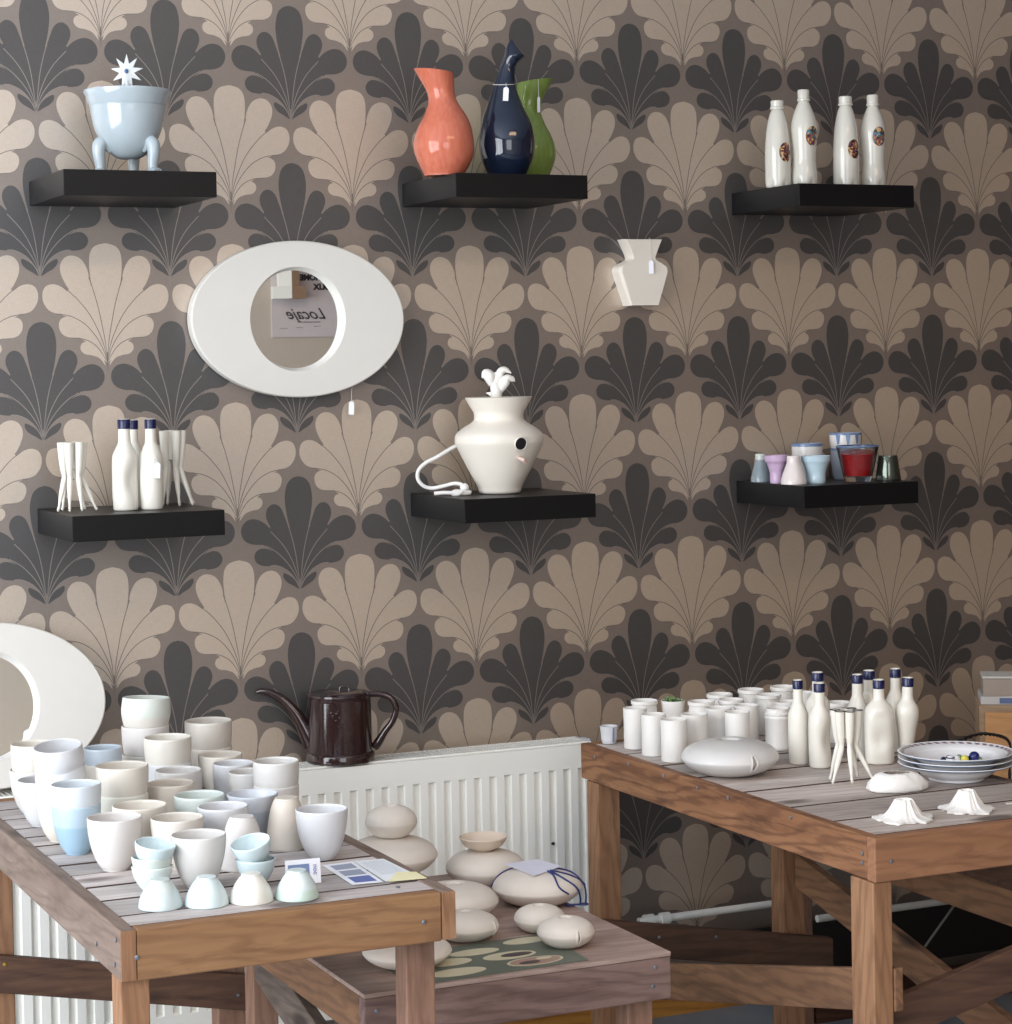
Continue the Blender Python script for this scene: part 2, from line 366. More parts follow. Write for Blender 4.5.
dark_x = wood('dark_brown_x', srgb(104, 74, 56), srgb(72, 48, 36), srgb(40, 26, 20), 'x')
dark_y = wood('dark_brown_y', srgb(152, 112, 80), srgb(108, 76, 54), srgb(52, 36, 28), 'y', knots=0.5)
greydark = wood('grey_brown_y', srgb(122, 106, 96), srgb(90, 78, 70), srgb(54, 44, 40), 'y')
low_front = wood('purple_brown_x', srgb(146, 120, 112), srgb(110, 86, 80), srgb(62, 44, 40), 'x', knots=0.6)
low_top = wood('dusty_top_x', srgb(178, 156, 146), srgb(152, 128, 118), srgb(104, 80, 70), 'x', knots=0.4)
steel = plain('screw_steel', srgb(150, 156, 166), 0.35, 0.8)
brass = plain('screw_brass', srgb(200, 160, 80), 0.35, 0.8)

def screw(parent, x, y, z, axis, mat=None):
    bm = BM(); lathe(bm, [(0, 0), (0.0034, 0), (0.0034, 0.0008), (0.0024, 0.0013), (0, 0.0010)], 12)
    o = link('screw', bm, mat or steel, parent, loc=(x, y, z))
    o.rotation_euler = {'-y': (PI / 2, 0, 0), '-x': (0, -PI / 2, 0), 'z': (0, 0, 0)}[axis]
    return o
def beam(name, parent, x0, x1, y0, y1, z0, z1, mat, bevel=0.002):
    bm = BM(); box(bm, x0, x1, y0, y1, z0, z1)
    return link(name, bm, mat, parent, smooth=False, bevel=bevel)
def brace(name, parent, p0, p1, h, axis, t0, t1, mat):
    """sloping board: p0,p1=(u,ztop) in plane; axis 'x' runs along x (thickness in y) or 'y' along y (thickness in x)"""
    bm = BM()
    (a, za), (b, zb) = p0, p1
    prism(bm, [(a, za), (b, zb), (b, zb - h), (a, za - h)], t0, t1, 'xz' if axis == 'x' else 'yz')
    return link(name, bm, mat, parent, smooth=False, bevel=0.002)
def planks(name, parent, x0, x1, y0, y1, z0, z1, width, mat, gap=0.003, lengthwise='x'):
    bm = BM(); y = y1
    while y > y0 + 0.01:
        wd = width * random.uniform(0.85, 1.15); yy = max(y - wd, y0)
        if yy - y0 < 0.03: yy = y0
        dz = random.uniform(-0.0012, 0.0)
        n0 = len(bm.faces); box(bm, x0, x1, yy + gap * 0.5, y - gap * 0.5, z0, z1 + dz); y = yy
        bm.faces.ensure_lookup_table()
        for f in bm.faces[n0 + 2:n0 + 4]: f.material_index = 1     # board edges coloured dark: dirt plus painted shade of the gaps
    return link(name, bm, None, parent, smooth=False, mats=[mat, plain('board_edge_dirt_shade', srgb(84, 64, 54), 0.9)])

# left table: local origin on the floor at its left front corner
TOP = 0.73
lt = tag(empty('work_table', (-0.372, -1.445, FLOOR)), 'rough wooden table on the left, crowded with pale cups', 'table')
Wt, Dt, H = 0.496, 1.05, TOP - FLOOR
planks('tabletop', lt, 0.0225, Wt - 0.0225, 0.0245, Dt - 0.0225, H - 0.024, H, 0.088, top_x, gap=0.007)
beam('front_rail', lt, 0.0225, Wt - 0.0225, 0.0, 0.024, H - 0.071, H, pine_x)
beam('rail_end', lt, 0.0005, 0.0215, -0.001, 0.0022, H - 0.0695, H - 0.001, pine_z, 0.0005); beam('rail_end', lt, Wt - 0.0215, Wt - 0.0005, -0.001, 0.0022, H - 0.0695, H - 0.001, pine_z, 0.0005)
beam('side_rail', lt, 0.0, 0.022, 0.003, Dt, H - 0.070, H, grey_y)
beam('side_rail', lt, Wt - 0.022, Wt, 0.003, Dt, H - 0.070, H, grey_y)
beam('back_rail', lt, 0.022, Wt - 0.022, Dt - 0.022, Dt, H - 0.070, H, pine_x)
for (x0, x1, y0, y1) in ((-0.004 + 0.0, 0.042, 0.008, 0.056), (0.428, 0.4735, 0.028, 0.072), (0.012, 0.062, Dt - 0.07, Dt - 0.024), (Wt - 0.062, Wt - 0.01, Dt - 0.07, Dt - 0.024)):
    beam('leg', lt, max(x0, 0.001), x1, y0, y1, 0, H - 0.070 if y0 < 0.03 else H - 0.025, leg_z if x0 > 0.3 else pine_z)
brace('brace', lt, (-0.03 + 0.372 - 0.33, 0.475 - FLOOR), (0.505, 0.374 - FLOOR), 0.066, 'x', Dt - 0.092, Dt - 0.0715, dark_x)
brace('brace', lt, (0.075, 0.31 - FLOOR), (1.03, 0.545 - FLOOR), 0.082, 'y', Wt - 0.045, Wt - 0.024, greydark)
for x, z in ((0.022, 0.028), (0.445, 0.030)): screw(lt, x, -0.001, H - z - 0.01, '-y')
for y, z in ((0.02, 0.016), (0.03, 0.052), (0.13, 0.046)): screw(lt, -0.001, y, H - z, '-x')
for y in (0.06,): screw(lt, 0.43, y, H, 'z')
screw(lt, 0.04, Dt - 0.093, 0.455 - FLOOR, '-y', brass); screw(lt, 0.465, Dt - 0.093, 0.345 - FLOOR, '-y')

# right table
rtab = tag(empty('work_table', (0.848, -1.442, FLOOR)), 'rough wooden table on the right with white jars, bottles and plates', 'table')
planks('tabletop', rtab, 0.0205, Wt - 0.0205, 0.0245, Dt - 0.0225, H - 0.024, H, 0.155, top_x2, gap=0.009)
beam('front_rail', rtab, 0.0, Wt, 0.0, 0.024, H - 0.071, H, wood('pine_brown_x', srgb(164, 118, 86), srgb(136, 94, 66), srgb(96, 62, 42), 'x'))
beam('side_rail', rtab, 0.0, 0.020, 0.0245, Dt, H - 0.070, H, pine_y)
beam('side_rail', rtab, Wt - 0.020, Wt, 0.026, Dt, H - 0.070, H, grey_y)
beam('back_rail', rtab, 0.020, Wt - 0.020, Dt - 0.022, Dt, H - 0.070, H, pine_x)
beam('leg', rtab, -0.003, 0.033, 0.003, 0.068, 0, H - 0.0715, pine_z)
beam('leg', rtab, Wt - 0.05, Wt - 0.004, 0.026, 0.07, 0, H - 0.025, pine_z)
beam('leg', rtab, 0.001, 0.050, Dt - 0.072, Dt - 0.022, 0, H - 0.0715, pine_z)
beam('leg', rtab, Wt - 0.072, Wt - 0.021, Dt - 0.072, Dt - 0.022, 0, H - 0.025, pine_z)
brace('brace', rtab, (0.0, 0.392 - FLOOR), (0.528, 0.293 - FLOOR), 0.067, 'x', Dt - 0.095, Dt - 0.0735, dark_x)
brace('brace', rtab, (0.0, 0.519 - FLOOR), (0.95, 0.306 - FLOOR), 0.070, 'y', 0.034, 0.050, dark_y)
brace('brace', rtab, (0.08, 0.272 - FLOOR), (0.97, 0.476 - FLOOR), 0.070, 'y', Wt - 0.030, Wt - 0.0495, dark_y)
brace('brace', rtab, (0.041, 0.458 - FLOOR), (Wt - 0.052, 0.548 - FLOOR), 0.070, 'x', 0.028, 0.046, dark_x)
for x, z in ((0.03, 0.035),): screw(rtab, x, -0.001, H - z - 0.004, '-y')
for y, z in ((0.035, 0.030), (0.035, 0.045), (0.46, 0.012), (0.57, 0.012), (0.25, 0.010), (0.70, 0.010), (0.84, 0.010), (0.985, 0.018)): screw(rtab, -0.001, y, H - z, '-x')
screw(rtab, 0.12, Dt - 0.096, 0.345 - FLOOR, '-y'); screw(rtab, 0.25, Dt - 0.096, 0.33 - FLOOR, '-y', steel); screw(rtab, 0.04, 0.70, 0.345 - FLOOR, '-x')

# low table between them
LOW = 0.54
low = tag(empty('low_table', (0.052, -1.252, FLOOR)), 'low wooden side table between the two big tables carrying lidded clay pots', 'table')
Lw, Ld, Lh = 0.529, 0.69, LOW - FLOOR
beam('tabletop', low, 0.0, Lw, 0.0, Ld, Lh - 0.007, Lh, low_top, 0.001)
beam('front_rail', low, 0.0, Lw, 0.001, 0.024, Lh - 0.076, Lh - 0.0075, low_front)
beam('side_rail', low, 0.001, 0.022, 0.026, Ld, Lh - 0.076, Lh - 0.0075, dark_y)
beam('side_rail', low, Lw - 0.022, Lw - 0.001, 0.026, Ld, Lh - 0.076, Lh - 0.0075, grey_y)
for (x0, x1, y0, y1) in ((0.462, 0.508, 0.026, 0.07), (0.024, 0.07, 0.026, 0.07), (0.43, 0.505, Ld - 0.07, Ld - 0.02), (0.024, 0.07, Ld - 0.07, Ld - 0.02)):
    beam('leg', low, x0, x1, y0, y1, 0, Lh - 0.0075, leg_z)
for x, z in ((0.02, 0.028), (0.055, 0.045), (0.50, 0.022), (0.495, 0.052)): screw(low, x, 0.0, Lh - z, '-y')

# neighbouring low table far right, seen under and behind the right table
low2 = tag(empty('low_table', (1.42, -1.08, FLOOR)), 'low dark wooden table half hidden behind the right table, under the wooden box', 'table')
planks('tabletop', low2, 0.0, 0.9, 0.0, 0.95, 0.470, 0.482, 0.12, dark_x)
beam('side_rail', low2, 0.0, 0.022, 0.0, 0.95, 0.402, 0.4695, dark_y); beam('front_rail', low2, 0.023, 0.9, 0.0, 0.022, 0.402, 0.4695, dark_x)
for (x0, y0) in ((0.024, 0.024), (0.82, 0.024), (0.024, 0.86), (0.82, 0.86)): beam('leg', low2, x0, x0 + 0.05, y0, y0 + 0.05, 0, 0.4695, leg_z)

# ------------------------------------------------------------------ wall shelves
shelf_mat = ceramic('black_foil', srgb(6, 6, 8), 0.42, 0.02, spec=0.32)
SH = {}
for key, x, z, lab in (('tl', -0.150, 1.870, 'black floating wall shelf under the pale blue lidded tureen'),
                       ('tm', 0.6425, 1.878, 'black floating wall shelf carrying the coral, navy and green vases'),
                       ('tr', 1.4456, 1.8705, 'black floating wall shelf carrying four white bottles with picture decals'),
                       ('bl', -0.1475, 1.2235, 'black floating wall shelf with white leg vases and blue-topped bottles'),
                       ('bm', 0.6485, 1.2225, 'black floating wall shelf under the white lamp vase with cord'),
                       ('br', 1.4458, 1.2185, 'black floating wall shelf with small cups and a red candle')):
    bm = BM(); box(bm, 0, 0.2955, -0.288, -0.001, -0.0485, 0)
    o = link('wall_shelf', bm, shelf_mat, None, smooth=False, bevel=0.001, loc=(x, 0, z)); tag(o, lab, 'shelf', 'black floating wall shelves'); SH[key] = z

# ------------------------------------------------------------------ radiator and pipes
rad_white = ceramic('radiator_enamel', srgb(246, 245, 238), 0.35, 0.005)
rad = tag(empty('radiator', (0, 0, 0)), 'white ribbed panel radiator on the wall behind the tables', 'radiator')
bm = BM(); xr = 0.998; xl = -0.9; zt, zb, gt, gb = 0.678, 0.17, 0.630, 0.222
yf, yb_ = -0.140, -0.131
pitch = 0.0345
# front sheet: flat frame with pressed vertical channels
xs = []; x = xr - 0.016
box(bm, xl, xr, -0.128, -0.124, zb, zt)
def sheet(x0, x1, z0, z1, y0, y1):
    f = bm.faces.new([bm.verts.new(v) for v in ((x0, y0, z0), (x1, y1, z0), (x1, y1, z1), (x0, y0, z1))])
k = 0; xe = xr
while x - pitch > xl:
    a, b = x - pitch * 0.5, x   # channel
    sheet(b, xe, gb, gt, yf, yf)
    e = 0.0028
    sheet(a + e, b - e, gb + 0.004, gt - 0.004, yb_, yb_)
    sheet(a, a + e, gb, gt, yf, yb_); sheet(b - e, b, gb, gt, yb_, yf)
    f = bm.faces.new([bm.verts.new(v) for v in ((a, yf, gt), (b, yf, gt), (b - e, yb_, gt - 0.004), (a + e, yb_, gt - 0.004))])
    f = bm.faces.new([bm.verts.new(v) for v in ((a, yf, gb), (b, yf, gb), (b - e, yb_, gb + 0.004), (a + e, yb_, gb + 0.004))])
    xe = a; x -= pitch
sheet(xl, xe, gb, gt, yf, yf)
sheet(xl, xr, gt, zt, yf, yf); sheet(xl, xr, zb, gb, yf, yf)
box(bm, xr, xr + 0.0015, yf, -0.124, zb, zt); box(bm, xl, xr, yf, -0.124, zb - 0.002, zb); box(bm, xl, xr, yf, -0.124, zt, zt + 0.001)
link('front_panel', bm, rad_white, rad, smooth=False)
bm = BM(); box(bm, xl, xr + 0.012, -0.062, -0.05, zb, zt - 0.004)
link('rear_panel', bm, rad_white, rad, smooth=False)
bm = BM(); x = xl
box(bm, xl, xr, -0.123, -0.119, zt, zt + 0.004); box(bm, xl, xr, -0.056, -0.052, zt, zt + 0.004)
while x < xr: box(bm, x, x + 0.005, -0.119, -0.056, zt + 0.001, zt + 0.004); x += 0.010
link('top_grille', bm, rad_white, rad, smooth=False)
bm = BM(); box(bm, xr + 0.002, xr + 0.006, -0.128, -0.05, zb + 0.01, zt + 0.004); box(bm, xr + 0.006, xr + 0.03, -0.075, -0.05, zb + 0.005, zt)
link('side_cover', bm, ceramic('radiator_side', srgb(214, 218, 226), 0.4, 0.01), rad, smooth=False, bevel=0.001)
bm = BM(); lathe(bm, [(0, 0), (0.0035, 0), (0.0035, 0.004), (0, 0.004)], 10)
link('bleed_hole', bm, plain('dark_dot', srgb(50, 48, 46)), rad, loc=(0.902, yf - 0.0005, 0.475), rot=(PI / 2, 0, 0))
for n_, (z, xa, xb, lb) in enumerate(((0.262, 1.145, 1.52, 'white heating pipe with a fitting, low on the wall beside the radiator'), (0.214, 1.605, 2.6, 'white heating pipe running low along the wall behind the right table'))):
    bm = BM(); tube(bm, [Vector((xa, -0.06, z)), Vector((xb, -0.06, z))], 0.0085, 12)
    o = link('heating_pipe', bm, rad_white); tag(o, lb, 'pipe')
    if n_ == 0:
        for xx in (1.160, 1.200):
            bm = BM(); tube(bm, [Vector((xx, -0.06, z)), Vector((xx + 0.022, -0.06, z))], 0.0135, 12); link('fitting', bm, rad_white, o)
bm = BM(); box(bm, 0, 1.1, -0.018, 0, 0, 0.125)  # black board added to supply the darkness beneath the right table
tag(link('dark_fill_board', bm, plain('board_black', srgb(26, 24, 24), 0.6), smooth=False, loc=(1.45, -0.014, 0.072)), 'black board added to fill the dark area low on the wall behind the heating pipe', 'board')
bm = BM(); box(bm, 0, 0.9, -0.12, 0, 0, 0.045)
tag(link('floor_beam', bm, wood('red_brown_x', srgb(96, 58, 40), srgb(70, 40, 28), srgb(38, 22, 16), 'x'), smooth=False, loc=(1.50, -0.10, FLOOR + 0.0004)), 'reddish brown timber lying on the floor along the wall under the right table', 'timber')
bm = BM(); tube(bm, [Vector((1.885, -0.08, 0.12)), Vector((1.97, -0.08, 0.208))], 0.003, 8)
tag(link('thin_rod', bm, plain('rod_grey', srgb(150, 146, 142), 0.5)), 'thin grey rod leaning against the pipe in the dark under the right table', 'rod')

# ------------------------------------------------------------------ clays
W1 = ceramic('porcelain_white', srgb(212, 210, 207), 0.32, 0.02)
W2 = ceramic('porcelain_cool', srgb(212, 213, 216), 0.35, 0.02)
W3 = ceramic('porcelain_matt', srgb(214, 210, 207), 0.55, 0.02)
CR = ceramic('cream_clay', srgb(222, 216, 205), 0.4, 0.03)
CR2 = ceramic('oatmeal_clay', srgb(216, 207, 195), 0.45, 0.03)
GR = ceramic('warm_grey_clay', srgb(211, 205, 196), 0.45, 0.03)
BL1 = ceramic('pale_blue_grey', srgb(181, 192, 202), 0.38, 0.03)
BL2 = ceramic('sky_blue_glaze', srgb(157, 187, 207), 0.30, 0.03, band=(0.046, srgb(176, 196, 211)))
BL3 = ceramic('slate_blue_glaze', srgb(181, 190, 200), 0.35, 0.03, band=(0.052, srgb(200, 205, 213)))
LG = ceramic('celadon_glaze', srgb(205, 214, 209), 0.30, 0.03)
LB = ceramic('ice_blue_glaze', srgb(198, 211, 213), 0.25, 0.04, band=(0.026, srgb(198, 209, 205)))
TWO = ceramic('cream_below_white', srgb(215, 209, 192), 0.4, 0.02, band=(0.048, srgb(216, 218, 222)))
S1C = ceramic('celadon_above_white', srgb(218, 213, 205), 0.35, 0.02, band=(0.034, srgb(211, 216, 209)))
STONE = ceramic('bisque_stone', srgb(228, 219, 208), 0.62, 0.04, bump=0.05)

PROF = {
 'straight': [(0.0, 0), (0.62, 0), (0.70, 0.03), (0.84, 0.14), (0.92, 0.30), (0.97, 0.52), (1.0, 0.78), (1.0, 1.0)],
 'tulip': [(0.0, 0), (0.46, 0), (0.48, 0.04), (0.52, 0.05), (0.69, 0.19), (0.84, 0.40), (0.94, 0.62), (0.99, 0.84), (1.0, 1.0)],
 'round': [(0.0, 0), (0.55, 0), (0.62, 0.03), (0.86, 0.20), (0.98, 0.45), (1.02, 0.65), (1.0, 0.85), (0.97, 1.0)],
 'cone': [(0.0, 0), (0.40, 0), (0.43, 0.04), (0.60, 0.28), (0.80, 0.62), (1.0, 0.97), (1.0, 1.0)],
 'bowl': [(0.0, 0), (0.43, 0), (0.45, 0.09), (0.48, 0.10), (0.66, 0.28), (0.88, 0.58), (0.98, 0.86), (1.0, 1.0)],
 'egg': [(0.0, 0), (0.54, 0), (0.56, 0.03), (0.60, 0.045), (0.74, 0.19), (0.88, 0.44), (0.97, 0.73), (1.0, 1.0)],
}
def vessel_bm(kind, r, h, t=0.0026, foot=0.12, M=None, n=40):
    out = [(p[0] * r, p[1] * h) for p in PROF[kind]]
    out = out[:2] + smooth_prof(out[1:], 4)[1:]
    inner = [(max(rr - t, 0), z) for rr, z in reversed(out) if z > h * foot and rr > t]
    top = [(out[-1][0] - t * 0.5, h + t * 0.35)]
    last = inner[-1]
    prof = out + top + inner + [(last[0] * 0.6, h * foot * 0.8), (0, h * foot * 0.7)]
    bm = BM(); lathe(bm, prof, n, M=M); return bm
def cup(name, x, y, z, r, h, kind, mat, label, cat='cup', group=None, tilt=(0, 0), inverted=False):
    M_ = None
    if inverted: M_ = Matrix.Translation((0, 0, h)) @ Matrix.Rotation(PI, 4, 'X')
    o = link(name, vessel_bm(kind, r, h, M=M_), mat, loc=(x, y, z), rot=(math.radians(tilt[0]), math.radians(tilt[1]), 0), autosharp=60)
    return tag(o, label, cat, group)
G1 = 'handmade cups on the left table'
Z = TOP + 0.0004
h = 0.0765
# single tall cups
cup('cup', -0.279, -1.065, Z, 0.0417, 0.080, 'tulip', W3, 'white tapered cup in front of the pale cream cup, right of the blue stack', group=G1)
cup('cup', -0.198, -1.238, Z, 0.0405, 0.0765, 'tulip', W1, 'large white tapered cup standing directly behind the second upturned small bowl', group=G1)
cup('cup', 0.027, -1.147, Z, 0.0405, 0.0765, 'tulip', W2, 'white tapered cup standing alone at the right end of the left table, behind the card', group=G1)
cup('cup', -0.215, -0.974, Z, 0.0428, h, 'tulip', CR, 'wide cream cup behind the two white tapered cups at the front left', group=G1)
cup('cup', -0.190, -1.098, Z, 0.0405, h, 'tulip', GR, 'warm grey cup with wide mouth just behind the front centre white cup', group=G1)
cup('cup', -0.101, -1.047, Z, 0.0395, h, 'tulip', W2, 'cool white open cup just behind the upturned white beaker', group=G1)
cup('cup', -0.028, -0.972, Z, 0.0408, h, 'cone', BL3, 'slate blue flaring cup wedged beside the upturned beige beaker', group=G1)
cup('cup', -0.106, -0.937, Z, 0.0405, h, 'straight', LG, 'pale celadon green cup in the middle of the crowd of cups', group=G1)
cup('cup', -0.118, -0.812, Z, 0.0390, h, 'straight', CR2, 'oatmeal brown-rimmed cup behind the celadon green cup', group=G1)
cup('cup', -0.072, -0.700, Z, 0.0400, h, 'straight', W1, 'white cup tucked between the two-cup stack and the back row', group=G1)
cup('cup', 0.038, -0.585, Z, 0.0393, h, 'tulip', CR, 'cream-white open cup right of the back right two-cup stack', group=G1)
cup('cup', 0.036, -0.668, Z, 0.0360, 0.074, 'straight', W2, 'bluish white cup directly in front of the cream-white back cup', group=G1)
cup('cup', 0.030, -0.775, Z, 0.0350, h, 'tulip', W1, 'small white cup half hidden left of the white two-cup stack on the right', group=G1)
# upturned beakers
cup('beaker', -0.103, -1.150, Z, 0.0335, 0.079, 'egg', W3, 'smooth white beaker standing upside down behind the two-bowl stack', 'beaker', inverted=True)
cup('beaker', 0.004, -1.046, Z, 0.0330, 0.080, 'egg', CR2, 'beige beaker standing upside down left of the lone white cup', 'beaker', inverted=True)
# stacks: list of cups bottom to top
def stack(x, y, zs, r, hh, kinds, mats, labels, group, tilts=None, jig=0.0):
    for k, z in enumerate(zs):
        cup('cup', x + random.uniform(-jig, jig), y, z, r if not isinstance(r, list) else r[k], hh if not isinstance(hh, list) else hh[k], kinds[k], mats[k], labels[k], group=group, tilt=(tilts[k] if tilts else (0, 0)))
stack(-0.066, -0.470, [Z, Z + 0.051, Z + 0.103], [0.0435, 0.0425, 0.0435], [0.070, 0.070, 0.068], ['straight', 'straight', 'round'], [GR, W3, S1C],
      ['bottom cup of the tallest three-cup stack at the back of the left table', 'middle cup, plain white, of the tallest three-cup stack', 'top cup with faint green rim on the tallest three-cup stack'], 'tallest stack of cups', [(0, 0), (0, 0), (-2, 3)])
stack(0.052, -0.470, [Z, Z + 0.047], [0.0425, 0.0430], [0.072, 0.073], ['straight', 'straight'], [CR, GR],
      ['lower cream cup of the two-cup stack at the back right, nearest the kettle', 'upper cup of the two-cup stack at the back right, nearest the kettle'], 'back right stack of cups')
stack(-0.057, -0.583, [Z, Z + 0.043], [0.0415, 0.0415], [0.071, 0.072], ['straight', 'straight'], [W2, ceramic('grey_white_clay', srgb(222, 218, 208), 0.4, 0.03)],
      ['white lower cup under the grey-white cup, in front of the tallest stack', 'grey-white upper cup in front of the tallest stack'], 'stack in front of the tallest stack')
stack(-0.160, -0.530, [Z, Z + 0.028], [0.0335, 0.0335], [0.070, 0.070], ['straight', 'straight'], [CR, BL1],
      ['cream lower cup under the pale blue-grey cup next to the mirror', 'pale blue-grey upper cup just right of the leaning mirror'], 'small stack by the mirror')
stack(-0.207, -0.839, [Z, Z + 0.045], [0.0420, 0.0432], [0.072, 0.073], ['straight', 'straight'], [ceramic('celadon_white', srgb(226, 226, 214), 0.35, 0.02), CR],
      ['pale greenish-white lower cup of the stack right of the blue cups', 'cream upper cup of the stack right of the blue cups'], 'stack right of the blue cups')
stack(0.046, -0.872, [Z, Z + 0.036], [0.0375, 0.0383], [0.068, 0.072], ['straight', 'straight'], [W3, W1],
      ['lower white cup of the two-cup stack at the right edge of the left table', 'white upper cup of the two-cup stack at the right edge of the left table'], 'right edge stack of cups')
stack(-0.303, -0.922, [Z, Z + 0.054], [0.0385, 0.0395], [0.078, 0.056], ['tulip', 'straight'], [BL2, ceramic('blue_grey_glaze', srgb(208, 214, 220), 0.3, 0.03, band=(0.028, srgb(206, 214, 220)))],
      ['sky blue tapered cup at the bottom of the blue stack', 'blue-grey cup at the top of the blue stack'], 'blue stack of cups')
stack(-0.302, -0.812, [Z, Z + 0.050, Z + 0.100], [0.040, 0.0405, 0.0405], [0.076, 0.072, 0.056], ['tulip', 'straight', 'round'], [CR, TWO, W2],
      ['cream bottom cup of the three-cup stack behind the blue cups', 'middle cup, cream below and white above, behind the blue cups', 'white tilted top cup of the stack behind the blue cups'], 'stack behind the blue cups', [(0, 0), (0, 0), (7, -5)])
cup('cup', -0.300, -0.672, Z, 0.0420, 0.077, 'tulip', W2, 'white tapered cup near the left edge, half hidden behind the three-cup stack', group=G1)
stack(-0.290, -0.565, [Z, Z + 0.045], [0.0420, 0.0390], [0.077, 0.076], ['tulip', 'straight'], [W1, CR],
      ['lower cup of the leftmost stack, in front of the leaning mirror', 'tall cream upper cup of the leftmost stack, in front of the leaning mirror'], 'leftmost stack of cups')
# small bowls
hb = 0.0395
for k, (x, y, lab, mt) in enumerate(((-0.284, -1.333, 'leftmost upturned small bowl at the front edge, pale green over white', LB), (-0.221, -1.350, 'second upturned small bowl from the left at the front edge, ice blue', ceramic('ice_blue_plain', srgb(208, 224, 226), 0.25, 0.03)),
                                     (-0.158, -1.361, 'third upturned small bowl at the front edge, warm off-white', ceramic('off_white_gloss', srgb(228, 227, 218), 0.25, 0.03)), (-0.093, -1.373, 'rightmost upturned small bowl at the front edge, green rimmed', ceramic('green_rim_gloss', srgb(200, 219, 209), 0.22, 0.03, band=(0.014, srgb(208, 222, 222)))))):
    cup('small_bowl', x, y, Z, 0.0315, hb, 'bowl', mt, lab, 'bowl', 'upturned small bowls along the front edge', inverted=True)
def bowl_stack(x, y, items, group, names):
    for k, (z, tx, ty, mt) in enumerate(items):
        cup('small_bowl', x, y, Z + z, 0.0300, 0.0385, 'bowl', mt, names[k], 'bowl', group, tilt=(tx, ty))
AQ = ceramic('aqua_glaze', srgb(206, 223, 227), 0.22, 0.04); AQ2 = ceramic('pale_aqua_glaze', srgb(214, 226, 224), 0.25, 0.04)
bowl_stack(-0.270, -1.242, [(0, 0, 0, AQ2), (0.014, 0, 0, LG), (0.034, 9, 6, AQ)], 'left stack of small bowls',
           ['fluted bottom bowl of the three-bowl stack at the front left', 'middle bowl of the three-bowl stack at the front left', 'tilted light blue top bowl of the three-bowl stack at the front left'])
bowl_stack(-0.121, -1.270, [(0, 0, 0, ceramic('blue_stripe_glaze', srgb(200, 216, 220), 0.22, 0.05)), (0.028, 8, -14, AQ)], 'right stack of small bowls',
           ['striped grey-blue lower bowl of the two-bowl stack near the card', 'tilted pale aqua upper bowl of the two-bowl stack near the card'])
# card and leaflets
paper_w = plain('paper_white', srgb(232, 234, 240), 0.7); ink = plain('ink_indigo', srgb(96, 110, 168), 0.7); ink2 = plain('ink_grey', srgb(150, 158, 176), 0.7); blackink = plain('ink_black', srgb(40, 40, 44), 0.7)
cardo = empty('standing_card', (-0.058, -1.300, Z), math.radians(-6)); tag(cardo, 'small white standing card with a blue photo behind the rightmost upturned bowl', 'card')
bm = BM(); box(bm, -0.026, 0.027, 0, 0.001, 0, 0.036); link('card_sheet', bm, paper_w, cardo, smooth=False, rot=(math.radians(-8), 0, 0))
bm = BM(); box(bm, -0.022, 0.010, -0.0006, -0.0001, 0.006, 0.029); link('photo', bm, plain('photo_blue', srgb(110, 130, 170), 0.5), cardo, smooth=False, rot=(math.radians(-8), 0, 0))
text_mesh('noc', 0.010, cardo, plain('ink_mauve', srgb(150, 150, 192), 0.7), Matrix.Rotation(math.radians(-8), 4, 'X') @ Matrix.Translation((0.0160, -0.0008, 0.020)) @ Matrix.Rotation(PI / 2, 4, 'X') @ Matrix.Rotation(-PI / 2, 4, 'Z'), 'lettering', bold=0.0002, extrude=0.0002)
lf = empty('leaflet', (0.0, 0.0, Z)); tag(lf, 'open leaflet with small blue pictures lying at the right front of the left table', 'leaflet')
def sheet_obj(name, pts, mat, parent, z=0.0, th=0.0006):
    bm = BM(); prism(bm, pts, z, z + th, 'xy'); return link(name, bm, mat, parent, smooth=False)
sheet_obj('page', [(0.009, -1.197), (0.060, -1.193), (0.051, -1.346), (0.004, -1.341)][::-1], paper_w, lf)
sheet_obj('page', [(0.0615, -1.193), (0.108, -1.200), (0.1105, -1.318), (0.0545, -1.346)][::-1], plain('paper_cool', srgb(226, 230, 234), 0.7), lf, 0.0002)
def quad_on(u0, u1, v0, v1):
    A, B, C_, D = Vector((0.009, -1.197)), Vector((0.060, -1.193)), Vector((0.051, -1.346)), Vector((0.004, -1.341))
    f = lambda u, v: (A.lerp(B, u)).lerp(D.lerp(C_, u), v)
    return [f(u0, v0), f(u0, v1), f(u1, v1), f(u1, v0)]
for (v0, v1, mt) in ((0.08, 0.30, ink2), (0.37, 0.60, ink2), (0.67, 0.93, ink)): sheet_obj('picture', quad_on(0.16, 0.86, v0, v1), mt, lf, 0.0007, 0.0002)
bm = BM()
for k in range(14): box(bm, 0.066, 0.103, -1.212 - k * 0.0068, -1.2132 - k * 0.0068, 0.0009, 0.0011)
link('text_lines', bm, plain('ink_pale', srgb(190, 194, 206), 0.7), lf, smooth=False)
sn = sheet_obj('sticky_note', [(0.0560, -1.352), (0.1150, -1.358), (0.1160, -1.312), (0.0900, -1.300)], plain('note_yellow', srgb(232, 226, 184), 0.7), None, 0, 0.0008)
sn.location = (0, 0, Z + 0.001); tag(sn, 'pale yellow note paper at the corner of the open leaflet', 'note')

